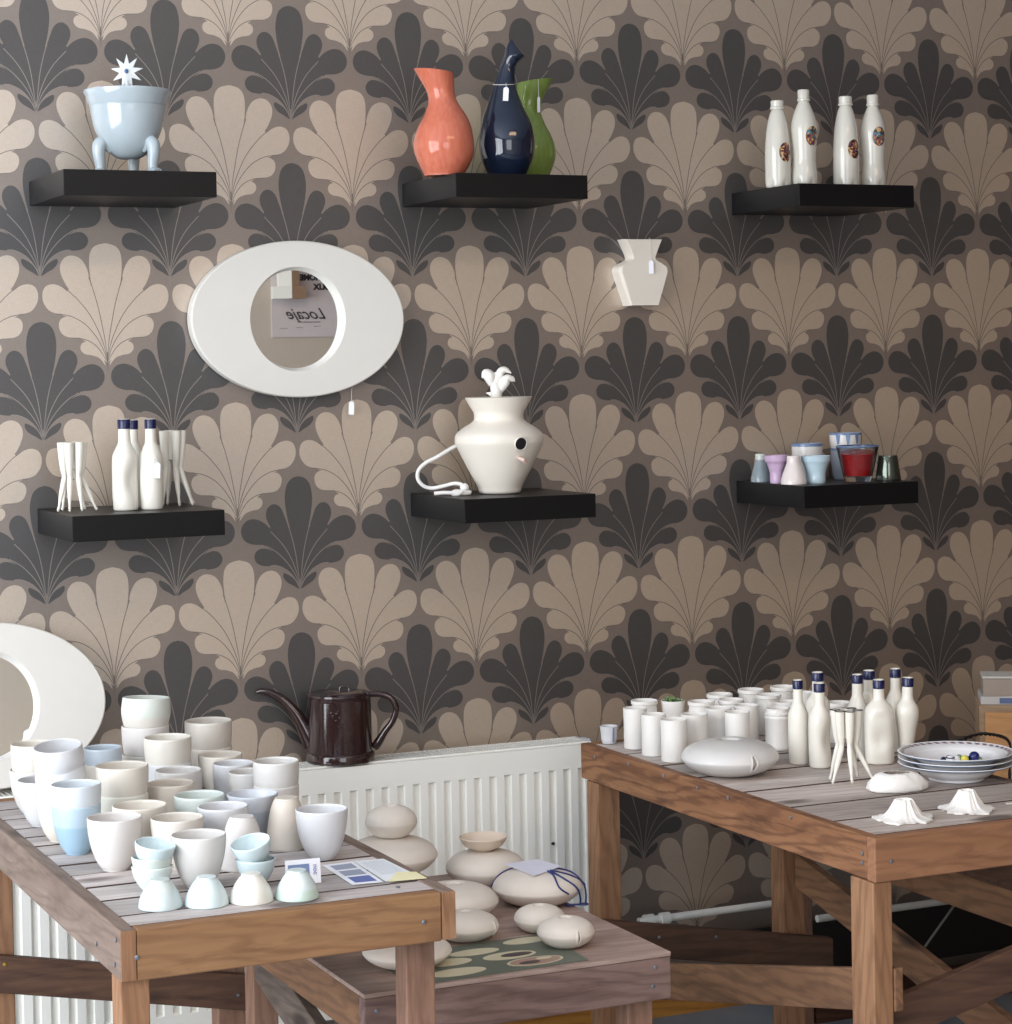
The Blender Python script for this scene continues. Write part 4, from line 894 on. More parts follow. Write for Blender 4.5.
# ------------------------------------------------------------------ vases made of legs
def leg_vase(x, y, z, H_, R_, angles, label, rim_mat=None, rz=0, spread=1.0, cat='vase', group=None, white=bott):
    t = empty('leg_vase', (x, y, z), rz); tag(t, label, cat, group)
    for k, (a, flex) in enumerate(angles):
        ca, sa = math.cos(math.radians(a)), math.sin(math.radians(a))
        # thigh top, mid thigh, knee, calf, ankle, heel, toes
        R0, R1 = 0.70, flex
        pts = [(R0, 1.0), (R0 * 0.94, .80), (R0 * 0.86, .62), (R0 * 0.78, .52), (R0 * .80 + R1 * .14, .42), (R0 * .80 + R1 * .55, .24), (R0 * .80 + R1 * .82, .11), (R0 * .80 + R1 * .95, .055), (R0 * .80 + R1 * 1.03, .012)]
        rd = [.30, .27, .22, .165, .185, .15, .085, .09, .05]
        path = cr([Vector((ca * r * R_, sa * r * R_, zz * H_)) for r, zz in pts], 4); rr = [v.x * R_ for v in cr([(q, 0) for q in rd], 4)]
        bm = BM(); tube(bm, path, rr, 12)
        # heel and toes
        p = path[-5]; tube(bm, [p + Vector((-ca * .05 * R_, -sa * .05 * R_, 0)), p + Vector((ca * .10 * R_, sa * .10 * R_, -.02 * H_)), Vector((ca * (R0 * .8 + R1 * 1.10) * R_, sa * (R0 * .8 + R1 * 1.10) * R_, .006))], [.085 * R_, .085 * R_, .05 * R_], 8)
        link('leg', bm, white, t, autosharp=80)
        if rim_mat:
            bm = BM(); tp_ = path[0]
            ringp = [tp_ + Vector((math.cos(2 * PI * j / 20) * rr[0] * 1.0, math.sin(2 * PI * j / 20) * rr[0] * 1.0, 0.0002)) for j in range(21)]
            tube(bm, ringp, 0.0007, 6, caps=False); link('rim_line', bm, rim_mat, t)
    bm = BM(); lathe(bm, [(R_ * 0.45, 1.0 * H_), (R_ * .42, .62 * H_), (0, .60 * H_)], 24); link('inner_wall', bm, white, t)
    return t
black = plain('black_paint', srgb(20, 20, 22), 0.4)
leg_vase(1.078, -1.010, zr, 0.129, 0.0290, [(-150, 0.9), (-95, 0.35), (-30, 1.05), (40, 0.85), (150, 0.5)], 'white vase formed of several legs with black rim line, on the right table', black, rz=math.radians(-10))
leg_vase(-0.112, -0.150, zb_, 0.134, 0.0300, [(-170, 0.45), (-120, 0.2), (-60, 0.25), (-15, 0.9), (45, 0.9), (120, 0.4)], 'white vase formed of legs, at the left end of the lower left shelf', None)
leg_vase(0.094, -0.120, zb_, 0.150, 0.0310, [(-150, 0.35), (-80, 0.4), (-35, 0.75), (15, 0.95), (90, 0.6)], 'taller white vase formed of legs, behind the bottles on the lower left shelf', None)

# ------------------------------------------------------------------ small cups on the lower right shelf
zc_ = SH['br'] + 0.0004
def simple_lathe(name, prof, mat, loc, label, cat, group=None, n=36):
    bm = BM(); lathe(bm, prof, n); o = link(name, bm, mat, loc=loc, autosharp=55); return tag(o, label, cat, group)
GS = 'small glazed vessels on the lower right shelf'
def flip_cup(r0, r1, hh, t_=0.0018):   # narrow top, wide foot, standing upside down
    return [(r0 - t_, 0.001), (r0, 0)] + smooth_prof([(r0, 0.001), (r0 * 0.98, hh * .15), (r0 * .78, hh * .45), (r1 * 1.02, hh * .75), (r1, hh * .95)], 4) + [(r1 * .9, hh), (0, hh)]
def bell_cup(r0, r1, hh, t_=0.0018):  # narrow foot, flared banded mouth
    o_ = [(0, 0), (r0, 0)] + smooth_prof([(r0, 0.001), (r0 * 1.05, hh * .1), (r0 * 1.05, hh * .35), (r0 * 1.25, hh * .6), (r1 * .90, hh * .78), (r1 * .95, hh * .80), (r1, hh)], 4)
    return o_ + [(r1 - t_, hh), (r1 * .8, hh * .75), (r0 * .8, hh * .2), (0, hh * .15)]
simple_lathe('small_cup', flip_cup(0.0225, 0.0120, 0.063), ceramic('smoke_glaze', srgb(140, 152, 158), 0.15, 0.08, band=(0.05, srgb(198, 206, 200))), (1.4660, -0.075, zc_), 'smoky grey upturned little cup at the left end of the lower right shelf', 'cup', GS)
simple_lathe('small_cup', bell_cup(0.0145, 0.0275, 0.062), ceramic('lilac_glaze', srgb(200, 172, 202), 0.25, 0.05), (1.4620, -0.150, zc_), 'lilac little cup between the grey and the white upturned cups', 'cup', GS)
simple_lathe('small_cup', flip_cup(0.0285, 0.0150, 0.062), ceramic('pink_white', srgb(226, 216, 212), 0.18, 0.03), (1.4720, -0.205, zc_), 'white upturned little cup at the front left of the lower right shelf', 'cup', GS)
simple_lathe('small_cup', bell_cup(0.0205, 0.0330, 0.060), ceramic('aqua_small', srgb(190, 212, 222), 0.15, 0.03), (1.5290, -0.205, zc_), 'pale aqua flared little cup left of the red candle', 'cup', GS)
blue_rim = ceramic('blue_line', srgb(112, 134, 170), 0.2, 0.05)
def rim_cup(x, y, r, hh, lab, z=0, mat=None):
    o = simple_lathe('rimmed_cup', [(0, 0), (r * .8, 0), (r * .88, hh * .1), (r * .98, hh * .6), (r, hh), (r - .002, hh), (r * .9, hh * .3), (0, hh * .2)], mat or ceramic('china_white', srgb(224, 220, 216), 0.18, 0.03), (x, y, zc_ + z), lab, 'cup', 'blue-rimmed cups on the lower right shelf')
    bm = BM(); lathe(bm, [(r + .0004, hh * .93), (r + .0006, hh), (r - .0008, hh + .0008), (r - .0026, hh - .001)], 36); link('blue_rim', bm, blue_rim, o); return o
rim_cup(1.573, -0.100, 0.0350, 0.083, 'white cup with a thin blue rim behind the aqua cup')
rim_cup(1.672, -0.105, 0.0345, 0.070, 'tall striped cup under the blue patterned cup at the back', mat=ceramic('striped_blue', srgb(168, 176, 188), 0.15, 0.1))
o = rim_cup(1.672, -0.105, 0.0365, 0.052, 'white cup with blue pattern stacked on top, highest on the lower right shelf', z=0.052)
bm = BM()
for k in range(5):
    a = math.radians(-150 + k * 36); w_ = 0.16
    vs = [bm.verts.new(((0.0366 + .0002) * math.cos(a + d), (0.0366 + .0002) * math.sin(a + d), z)) for d, z in ((-w_, .049), (w_, .049), (w_ * .5, .030), (-w_ * .3, .026))]; bm.faces.new(vs)
link('blue_pattern', bm, blue_rim, o)
# glass with candle
glass, nt, b = new_mat('clear_glass'); b.inputs['Transmission Weight'].default_value = 1.0; b.inputs['Roughness'].default_value = 0.02; b.inputs['IOR'].default_value = 1.45; b.inputs['Base Color'].default_value = (0.93, 0.96, 0.97, 1)
t = empty('candle_glass', (1.638, -0.205, zc_)); tag(t, 'clear blue-rimmed glass holding a red candle on the lower right shelf', 'candle glass')
bm = BM(); lathe(bm, [(0, 0), (.030, 0), (.031, .004), (.0475, .078), (.0465, .0785), (.0445, .076), (.0300, .012), (0, .010)], 40); link('glass', bm, glass, t)
bm = BM(); lathe(bm, [(0, .0125), (.0295, .0125), (.0375, .060), (.034, .0605), (0, .0595)], 36); link('red_wax', bm, ceramic('red_wax', srgb(176, 26, 30), 0.25, 0.04), t)
bm = BM(); lathe(bm, [(.0465, .0765), (.0480, .077), (.0482, .0790), (.0465, .0798), (.0450, .0790)], 40); link('blue_rim', bm, blue_rim, t)
simple_lathe('metal_cup', [(.0275, .001), (.028, 0), (.0285, .002), (.0215, .053), (.0205, .056), (0, .056)], ceramic('dark_lustre', srgb(92, 98, 90), 0.12, 0.1, metal=0.8), (1.705, -0.225, zc_), 'dark lustre metallic cup upside down at the right end of the lower right shelf', 'cup')

# ------------------------------------------------------------------ kettle on the radiator
km = ceramic('brown_enamel', srgb(52, 34, 34), 0.12, 0.12, coat=0.35)
s = 0.17787 * 0.00205
t = empty('coffee_kettle', (0.451, -0.078, 0.6825), math.radians(-24)); t.scale = (1, 1, 0.965); tag(t, 'dark brown enamel kettle with long spout standing on the radiator', 'kettle')
pr_ = [(0, 0), (186 * s, 0), (193 * s, 6 * s), (193 * s, 45 * s), (188 * s, 55 * s), (182 * s, 60 * s)] + smooth_prof([(182 * s, 62 * s), (181 * s, 150 * s), (179 * s, 260 * s), (176 * s, 378 * s)], 4) + [(180 * s, 386 * s), (177 * s, 396 * s), (160 * s, 392 * s), (0, 390 * s)]
bm = BM(); lathe(bm, pr_, 56); link('body', bm, km, t, autosharp=40)
bm = BM(); lathe(bm, smooth_prof([(122 * s, 391 * s), (112 * s, 402 * s), (70 * s, 410 * s), (0.01 * s, 413 * s)], 4), 40, c=(30 * s, 0, 0)); ld = link('lid', bm, km, t)
bm = BM(); tube(bm, cr([(5 * s, 0, 408 * s), (5 * s, 0, 428 * s), (30 * s, 0, 434 * s), (55 * s, 0, 428 * s), (55 * s, 0, 408 * s)], 4), 6 * s, 8); link('lid_knob', bm, km, ld)
sp = cr([(-160 * s, 0, 90 * s), (-200 * s, 0, 190 * s), (-255 * s, 0, 290 * s), (-330 * s, 0, 370 * s), (-420 * s, 0, 415 * s), (-468 * s, 0, 410 * s)], 5)
bm = BM(); tube(bm, sp, [v.x * s for v in cr([(50, 0), (44, 0), (32, 0), (25, 0), (18, 0), (10, 0)], 5)], 16); link('spout', bm, km, t)
bm = BM(); tube(bm, cr([(150 * s, 0, 385 * s), (230 * s, 0, 385 * s), (290 * s, 0, 360 * s), (318 * s, 0, 300 * s), (300 * s, 0, 230 * s), (250 * s, 0, 160 * s), (210 * s, 0, 95 * s), (190 * s, 0, 70 * s)], 5), [v.x * s for v in cr([(18, 0), (19, 0), (19, 0), (19, 0), (19, 0), (21, 0), (26, 0), (22, 0)], 5)], 14); link('handle', bm, km, t)
bm = BM()
for (x, z_, rr) in ((-25, 285, 14), (-5, 300, 10), (10, 275, 9), (5, 315, 7), (-35, 305, 8), (20, 245, 6), (5, 225, 7), (25, 200, 5), (28, 175, 5), (-10, 260, 8), (15, 330, 5)):
    a = math.asin(x / 180); lathe(bm, [(0, -3 * s), (rr * s, -3 * s), (rr * .7 * s, 4 * s), (0, 6 * s)], 10, M=Matrix.Translation((178 * s * math.sin(a), -178 * s * math.cos(a), z_ * s)) @ Matrix.Rotation(a, 4, 'Z') @ Matrix.Rotation(PI / 2, 4, 'X'))
link('relief_flower', bm, km, t)

# ------------------------------------------------------------------ clay pots on the low table
zl = LOW + 0.0004
def pebble_prof(r, hh, hole=0.2):
    up_ = [(r, .47 * hh), (r * .99, .53 * hh), (r * .945, .65 * hh), (r * .84, .78 * hh), (r * .66, .89 * hh), (r * .46, .96 * hh), (r * (hole + .08), .995 * hh), (r * hole, .975 * hh), (r * hole * .8, .93 * hh), (0.0001, .92 * hh)]
    dn = [(r * .40, 0), (r * .58, .035 * hh), (r * .80, .17 * hh), (r * .945, .34 * hh), (r, .46 * hh)]
    return [(0, 0)] + smooth_prof(dn, 4)[:-1] + smooth_prof(up_, 4)[:-1] + [(0, .92 * hh)]
def pebble(x, y, z, r, hh, label, name='pebble_pot', mat=None, crack=None, group='flat closed clay pots on the low table', rot=(0, 0, 0)):
    bm = BM(); lathe(bm, pebble_prof(r, hh), 56); o = link(name, bm, mat or STONE, loc=(x, y, z), rot=rot, autosharp=60); tag(o, label, 'pot', group)
    if crack is not None:
        a = crack; bm = BM()
        for j in (-1, 1):
            pts = [Vector((math.cos(a + j * .035 * w_) * rr_ * r, math.sin(a + j * .035 * w_) * rr_ * r, zz * hh)) for rr_, zz, w_ in ((.90, .70, .4), (.985, .58, 1.4), (1.012, .46, 1.8), (.93, .30, 1.2), (.82, .22, .2))]
            tube(bm, cr(pts, 4), 0.0018, 6)
        link('seam_ridge', bm, mat or STONE, o)
        bm = BM(); pts = [Vector((math.cos(a) * rr_ * r, math.sin(a) * rr_ * r, zz * hh)) for rr_, zz in ((.93, .68), (1.0, .56), (1.008, .46), (.93, .31))]
        tube(bm, cr(pts, 4), 0.0013, 6); link('seam_gap', bm, plain('gap_brown', srgb(150, 130, 116), 0.8), o)
    return o
vd = math.atan2(VB.y, VB.x)
P4o = pebble(0.512, -0.672, zl, 0.0735, 0.063, 'large flat clay pot carrying the little dish, against the radiator')
simple_lathe('dish', [(0, 0), (.018, 0), (.021, .002)] + smooth_prof([(.021, .002), (.036, .010), (.0445, .024)], 4) + [(.0430, .0255), (.041, .023), (.030, .010), (0, .006)], ceramic('dish_cream', srgb(222, 204, 186), 0.3, 0.03), (0.508, -0.672, zl + 0.0625), 'small shallow cream dish resting on top of a flat clay pot', 'dish')
pebble(0.318, -0.694, zl + 0.0455, 0.0835, 0.066, 'largest flat clay pot, middle of the stack of three at the back left')
pebble(0.319, -0.695, zl + 0.111, 0.0470, 0.056, 'smaller rounded clay pot on top of the stack of three by the radiator')
pebble(0.328, -0.712, zl, 0.0560, 0.046, 'bottom pot of the stack of three at the back left of the low table')
pebble(0.360, -0.880, zl, 0.0770, 0.060, 'broad flat clay pot right of the left table corner')
pebble(0.322, -1.020, zl, 0.0545, 0.046, 'clay pot with side seam directly right of the left table leg', crack=vd + 1.15)
P7o = pebble(0.533, -0.850, zl, 0.0800, 0.060, 'flat clay pot tied with blue cord under a paper note')
pebble(0.452, -1.030, zl, 0.0435, 0.0435, 'small rounded clay pot in front of the cord-tied pot')
pebble(0.448, -1.138, zl, 0.0475, 0.047, 'front small clay pot with a cracked side seam on the low table', crack=vd + 0.45)
pebble(0.174, -1.125, zl, 0.0715, 0.046, 'flat clay pot half hidden beneath the left table rail')
# note and cord on the tied pot
nt_ = BM(); pts = []
Mn = Matrix.Translation((0.533, -0.850, zl + 0.0615)) @ Matrix.Rotation(math.radians(-24), 4, 'Z')
sh_pts = [(-0.058, 0.030), (0.002, 0.062), (0.044, 0.004), (-0.006, -0.052)]
a = [nt_.verts.new(Mn @ Vector((x, y, 0.0012 - 0.012 * max(0, (-y - .02) * 10)))) for x, y in sh_pts]; b_2 = [nt_.verts.new(Mn @ Vector((x, y, 0.0019 - 0.012 * max(0, (-y - .02) * 10)))) for x, y in sh_pts]
nt_.faces.new(a); nt_.faces.new(b_2[::-1])
for k in range(4): nt_.faces.new((a[k], a[(k + 1) % 4], b_2[(k + 1) % 4], b_2[k]))
tag(link('paper_note', nt_, plain('paper_lilac', srgb(224, 224, 238), 0.7), smooth=False), 'white paper note lying on the cord-tied clay pot', 'note')
bm = BM(); rP = 0.0800; hP = 0.060
def surf(a, fr):   # fr 0 centre-top .. 1 rim
    pr2 = [(0, .945), (.3, .995), (.52, .955), (.74, .845), (.90, .69), (.985, .55), (1.0, .46)]
    for (r0, z0), (r1, z1) in zip(pr2, pr2[1:]):
        if r0 <= fr <= r1:
            zz = z0 + (z1 - z0) * (fr - r0) / (r1 - r0); break
    return Vector((0.533 + math.cos(a) * fr * rP * 1.02, -0.850 + math.sin(a) * fr * rP * 1.02, zl + zz * hP + 0.0018))
aR = math.atan2(VR.y, VR.x)
tube(bm, cr([surf(aR + PI - .05, 1.0), surf(aR + PI - .3, .9), surf(aR + PI - .5, .74), surf(aR + PI - .7, .55)], 4), 0.0013, 6)
e1 = Vector((0.533, -0.850, zl)) + VR * 0.074 + VB * 0.030 + Vector((0, 0, 0.004)); e2 = e1 + VR * 0.010 + Vector((0, 0, 0.0))
tube(bm, cr([surf(aR + .2, .35), surf(aR + .1, .74), surf(aR - .05, .985), surf(aR - .1, 1.0) + VR * .004 - Vector((0, 0, .012)), e2], 4), 0.0017, 6)
tube(bm, cr([surf(aR - .9, .35), surf(aR - .95, .60), surf(aR - 1.05, .92), surf(aR - .85, 1.0) - Vector((0, 0, .001))], 4), 0.0017, 6)
tube(bm, cr([surf(aR - .7, .35), surf(aR - .75, .74), surf(aR - .55, .985), surf(aR - .42, 1.0) + VB * .004 - Vector((0, 0, .014)), e1], 4), 0.0017, 6)
tube(bm, cr([surf(aR - .6, .35), surf(aR - .3, .74), surf(aR - .05, .95), surf(aR + .05, 1.0) + VR * .003], 4), 0.0015, 6)
tube(bm, cr([e1, e1 + VR * .012, e2 + VB * .008, e1 - VR * .022 + Vector((0, 0, -.001)), e1 - VR * .02 + VB * .006 + Vector((0, 0, -.001)), e2], 4), 0.0017, 6)
tag(link('blue_cord', bm, plain('navy_cord', srgb(38, 48, 110), 0.5)), 'blue cord wrapped around the flat clay pot under the paper note', 'cord')

# printed sheet on the low table
pr0 = empty('printed_sheet', (0, 0, zl)); tag(pr0, 'dark green printed picture of pots glued on the low table top', 'print')
A, B, C_, D = Vector((0.135, -1.246)), Vector((0.440, -1.238)), Vector((0.450, -1.055)), Vector((0.135, -1.060))
sheet_obj('sheet', [A, B, C_, D], plain('print_green', srgb(100, 108, 96), 0.45), pr0, 0.0, 0.0008)
uv = lambda u, v: A.lerp(B, u).lerp(D.lerp(C_, u), v)
def oval(cu, cv_, ru, rv, mat, z=0.0009):
    bm = BM(); prism(bm, [uv(cu + ru * math.cos(2 * PI * k / 28), cv_ + rv * math.sin(2 * PI * k / 28)) for k in range(28)], z, z + 0.0002, 'xy'); link('picture', bm, mat, pr0, smooth=False)
pc = plain('print_cream', srgb(210, 202, 172), 0.45); pk = plain('print_rose', srgb(172, 138, 122), 0.45); pd = plain('print_dark', srgb(78, 66, 70), 0.45)
for a_ in ((.30, .20, .155, .115, pc), (.33, .52, .125, .11, pc), (.52, .72, .14, .10, pc), (.85, .86, .13, .10, pc), (.66, .47, .15, .12, pc)): oval(*a_)
oval(.70, .47, .09, .06, pd, 0.0012); oval(.74, .20, .16, .13, pc); oval(.74, .20, .145, .11, pk, 0.0012); oval(.70, .17, .06, .045, pd, 0.0015); oval(.80, .24, .045, .035, pc, 0.0015)

# ------------------------------------------------------------------ jars on the right table
jm = ceramic('jar_porcelain', srgb(238, 235, 230), 0.42, 0.02, bump=0.12)
def can_bm(r, hh, kind):
    t_ = 0.0022
    if kind == 'jar': o_ = [(0, 0), (r * .92, 0), (r * .99, .03 * hh), (r * 1.0, .09 * hh), (r * .95, .12 * hh), (r * .95, .74 * hh), (r * .99, .77 * hh), (r * .99, .80 * hh), (r * .93, .83 * hh), (r * .98, .86 * hh), (r * .98, .89 * hh), (r * .86, .92 * hh), (r * .86, hh)]; mouth = r * .86
    elif kind == 'lip': o_ = [(0, 0), (r * .90, 0), (r * .94, .02 * hh), (r * .95, .80 * hh), (r * .90, .85 * hh), (r * .90, .90 * hh), (r, .92 * hh), (r, hh)]; mouth = r
    elif kind == 'flare': o_ = [(0, 0), (r * .72, 0), (r * .76, .03 * hh), (r * .84, .4 * hh), (r * .92, .75 * hh), (r, hh)]; mouth = r
    else: o_ = [(0, 0), (r * .93, 0), (r * .97, .02 * hh), (r * .97, .5 * hh), (r, hh)]; mouth = r
    prof = o_ + [(mouth - t_ * .5, hh + .0006), (mouth - t_, hh), (mouth - t_ * 1.2, hh * .2), (0, hh * .12)]
    bm = BM(); lathe(bm, prof, 36, mod=lambda a, z_: 1 + 0.006 * math.sin(3 * a + z_ * 60) ); return bm
GJ = 'white porcelain jars and cups on the right table'
JL = [(0.975, -0.428, .027, .080, 'lip', 'white jar at the back left, behind the leftmost white tumbler'),
      (0.916, -0.501, .0240, .079, 'mug', 'leftmost plain white tumbler along the edge of the right table'),
      (0.910, -0.588, .0242, .079, 'mug', 'second plain white tumbler along the edge of the right table'),
      (0.913, -0.665, .0258, .079, 'mug', 'third and nearest plain white tumbler, beside the big flat white pot'),
      (1.066, -0.500, .0272, .080, 'lip', 'white lipped jar directly in front of the succulent pot, right side'),
      (0.978, -0.628, .0262, .079, 'mug', 'white tumbler behind the nearest tumbler, with moulded relief'),
      (1.148, -0.430, .0270, .080, 'lip', 'white lipped jar in the back row, first right of the succulent'),
      (1.130, -0.508, .0262, .080, 'lip', 'white lipped jar in the middle of the crowd, in front of the back row'),
      (1.054, -0.590, .0262, .080, 'flare', 'white flared cup behind the left half of the big flat pot'),
      (1.058, -0.655, .0245, .080, 'mug', 'white tumbler directly behind the big flat pot, with moulded side'),
      (1.228, -0.420, .0272, .082, 'lip', 'white lipped jar in the back row, second right of the succulent'),
      (1.228, -0.490, .0262, .080, 'lip', 'white lipped jar behind the banded jar, second row'),
      (1.306, -0.420, .0275, .082, 'lip', 'white lipped jar at the right end of the back row'),
      (1.118, -0.588, .0245, .080, 'mug', 'white cup left of and just behind the banded jar'),
      (1.150, -0.655, .0270, .080, 'jar', 'white banded preserving jar behind the right half of the flat pot'),
      (1.212, -0.590, .0262, .080, 'flare', 'white flared cup right behind the banded jar'),
      (1.345 - .04, -0.500, .0230, .080, 'flare', 'white cup seen between the first two blue-topped bottles'),
      (1.300, -0.640, .0255, .078, 'lip', 'white jar seen behind the top of the white leg vase')]
for x, y, r, hh, kd, lab in JL:
    o = link('jar' if kd in ('jar', 'lip') else 'tumbler', can_bm(r, hh, kd), jm, loc=(x, y, zr), rot=(0, 0, random.random() * 6), autosharp=45); tag(o, lab, 'jar' if kd in ('jar', 'lip') else 'cup', GJ)
o = link('tiny_cup', can_bm(0.0185, 0.034, 'flare'), W2, loc=(0.896, -0.424, zr), autosharp=45); tag(o, 'tiny white cup alone at the back left corner of the right table', 'cup')
bm = BM(); box(bm, 0.0, 0.0025, -0.0015, 0.0015, 0.004, 0.033); o2 = link('side_strip', bm, plain('strip_blue', srgb(120, 130, 160)), o, smooth=False, loc=(-0.0005, -0.0178, 0))
# succulent in pot
t = empty('potted_succulent', (1.030, -0.447, zr)); tag(t, 'green succulent growing in a small white pot among the jars', 'plant')
link('pot', can_bm(0.0245, 0.078, 'flare'), jm, t, autosharp=45)
bm = BM(); lathe(bm, [(0, .070), (.0215, .070)], 20); link('soil', bm, plain('soil_brown', srgb(70, 52, 40), 0.9), t)
bm = BM(); random.seed(3)
for k in range(60):
    a = random.random() * 2 * PI; r = 0.019 * math.sqrt(random.random()); hh = random.uniform(.010, .020) * (1.15 - r / .03)
    ca, sa = math.cos(a), math.sin(a); ln = random.uniform(.2, .6)
    p0 = Vector((ca * r, sa * r, .069)); p1 = p0 + Vector((ca * hh * ln * .5, sa * hh * ln * .5, hh * .6)); p2 = p0 + Vector((ca * hh * ln, sa * hh * ln, hh))
    tube(bm, [p0, p1, p2], [0.0022, 0.0024, 0.0006], 6)
def leafmat():
    m, nt, b = new_mat('succulent_green'); N = nt.nodes; L = nt.links
    tc = N.new('ShaderNodeTexCoord'); n = N.new('ShaderNodeTexNoise'); n.inputs['Scale'].default_value = 160; L.new(tc.outputs['Object'], n.inputs['Vector'])
    r = N.new('ShaderNodeValToRGB'); r.color_ramp.elements[0].position = .4; r.color_ramp.elements[1].position = .65; r.color_ramp.elements[0].color = rgb(srgb(50, 84, 44)); r.color_ramp.elements[1].color = rgb(srgb(132, 162, 96)); L.new(n.outputs['Fac'], r.inputs[0]); L.new(r.outputs[0], b.inputs['Base Color']); b.inputs['Roughness'].default_value = .4
    return m
link('leaves', bm, leafmat(), t)
# big flat white pot
pebble(0.937, -0.835, zr, 0.0905, 0.064, 'big flat white pillow-shaped pot with a cracked side, on the right table', name='flat_pot', mat=W1, crack=vd + 0.42, group=None)

# ------------------------------------------------------------------ volcano shapes, rock bowl
def volcano(x, y, label, seed, sc_=1.0):
    random.seed(seed); ph = [random.random() * 6 for _ in range(6)]
    def mod(a, z_):
        edge = max(0, 1 - z_ / 0.010)
        return 1 + 0.10 * edge * math.sin(5 * a + ph[0]) + 0.05 * edge * math.sin(13 * a + ph[1]) + 0.05 * (1 - edge) * math.sin(9 * a + ph[2]) + 0.05 * math.sin(2 * a + ph[3]) + .03 * math.sin(21 * a + ph[4])
    bm = BM(); k = sc_
    pr_ = [(0, 0.0), (.047 * k, 0), (.048 * k, .003), (.040 * k, .0045), (.030 * k, .008), (.024 * k, .016), (.018 * k, .026), (.0145 * k, .0325), (.0125 * k, .0330), (.010 * k, .028), (0, .026)]
    lathe(bm, pr_, 90, mod=mod)
    for v in bm.verts:
        if v.co.z > 0.001: v.co += Vector((random.uniform(-1, 1), random.uniform(-1, 1), random.uniform(-.6, .8))) * 0.0008
    o = link('crater_shape', bm, ceramic('rough_white', srgb(240, 238, 234), 0.6, 0.02, bump=0.5), loc=(x, y, zr), autosharp=50); tag(o, label, 'ornament', 'white crater shapes'); return o
volcano(0.975, -1.338, 'white crater-shaped porcelain ornament at the very front of the right table', 4)
volcano(1.110, -1.325, 'white crater-shaped porcelain ornament nearest the plates, at the right edge', 9, 0.95)
random.seed(12)
bm = BM(); Mx = Matrix.Rotation(math.radians(-22), 4, 'Z')
def rmod(a, z_): return 1 + .05 * math.sin(2 * a + .4) + .05 * math.sin(3 * a + 1) + .035 * math.sin(7 * a + z_ * 150)
rings = lathe(bm, [(0, 0), (.050, 0), (.0535, .003), (.0515, .012), (.044, .022), (.036, .0285), (.026, .031), (.022, .030), (.018, .020), (0, .016)], 56, mod=rmod)
for v in bm.verts: v.co = Mx @ Vector((v.co.x * 1.0 + random.uniform(-1, 1) * .0007, v.co.y * .62, v.co.z + random.uniform(-1, 1) * .0006 * (v.co.z > .002)))
o = link('rock_bowl', bm, MATS['rough_white'], loc=(1.108, -1.120, zr), autosharp=55); tag(o, 'white rock-shaped bowl with a dark hollow in front of the plates', 'bowl')
bm = BM(); lathe(bm, [(0, .0215), (.0195, .0225), (.0235, .0306), (.0222, .0308), (.0175, .0235), (0, .0230)], 40, mod=rmod)
for v in bm.verts: v.co = Mx @ Vector((v.co.x * 1.0, v.co.y * .62, v.co.z))
link('hollow', bm, plain('hollow_shade', srgb(120, 108, 98), 0.6), o)  # dark liner: the depth shade of the hollow painted as colour

# ------------------------------------------------------------------ plates
plate_m = ceramic('plate_white', srgb(232, 232, 234), 0.18, 0.02)
for k in range(3):
    t = empty('plate', (1.262, -1.083, zr + 0.0095 * k), 0); tag(t, ('bottom deep white plate of the stack of three on the right table', 'middle deep white plate of the stack of three', 'top deep plate with purple block pattern on the rim')[k], 'plate', 'stacked deep plates')
    bm = BM(); lathe(bm, [(0, .002), (.045, .002), (.046, 0), (.050, 0), (.051, .004)] + smooth_prof([(.051, .004), (.066, .012), (.078, .024), (.082, .0235), (.1025, .0285)], 4) + [(.1035, .0298), (.1025, .0312), (.090, .0280), (.080, .0245), (.070, .017), (.058, .010), (0, .008)], 72)
    link('dish_body', bm, plate_m, t, autosharp=50)
    bm = BM(); lathe(bm, [(.0995, .0272), (.1036, .0284), (.1038, .0296), (.1034, .0300)], 72); link('rim_band', bm, ceramic('slate_rim', srgb(86, 104, 128), 0.3, 0.05), t)
    if k == 2:
        bm = BM()
        def blk(a0, a1, r0, r1):
            f_ = lambda r: .0280 + (r - .090) * (.0312 - .0280) / (.1025 - .090) + .0005
            bm.faces.new([bm.verts.new((r * math.cos(a), r * math.sin(a), f_(r))) for a, r in ((a0, r0), (a1, r0), (a1, r1), (a0, r1))])
        for j in range(40):
            a = 2 * PI * j / 40; blk(a, a + .09, .0920, .0955); blk(a + .03, a + .12, .0955, .0990)
        link('rim_pattern', bm, plain('mauve_print', srgb(128, 104, 114), 0.3), t)
        bm = BM(); lathe(bm, [(.1034, .0305), (.1039, .0311), (.1030, .0317), (.1020, .0311)], 72); link('white_lip', bm, plate_m, t)
random.seed(5)
bcol = [('bead_cobalt', srgb(28, 32, 96)), ('bead_white', srgb(232, 234, 238)), ('bead_green', srgb(120, 160, 110)), ('bead_yellow', srgb(224, 214, 90)), ('bead_navy', srgb(24, 28, 64)), ('bead_pink', srgb(224, 190, 180))]
zp = zr + 0.019 + 0.0125
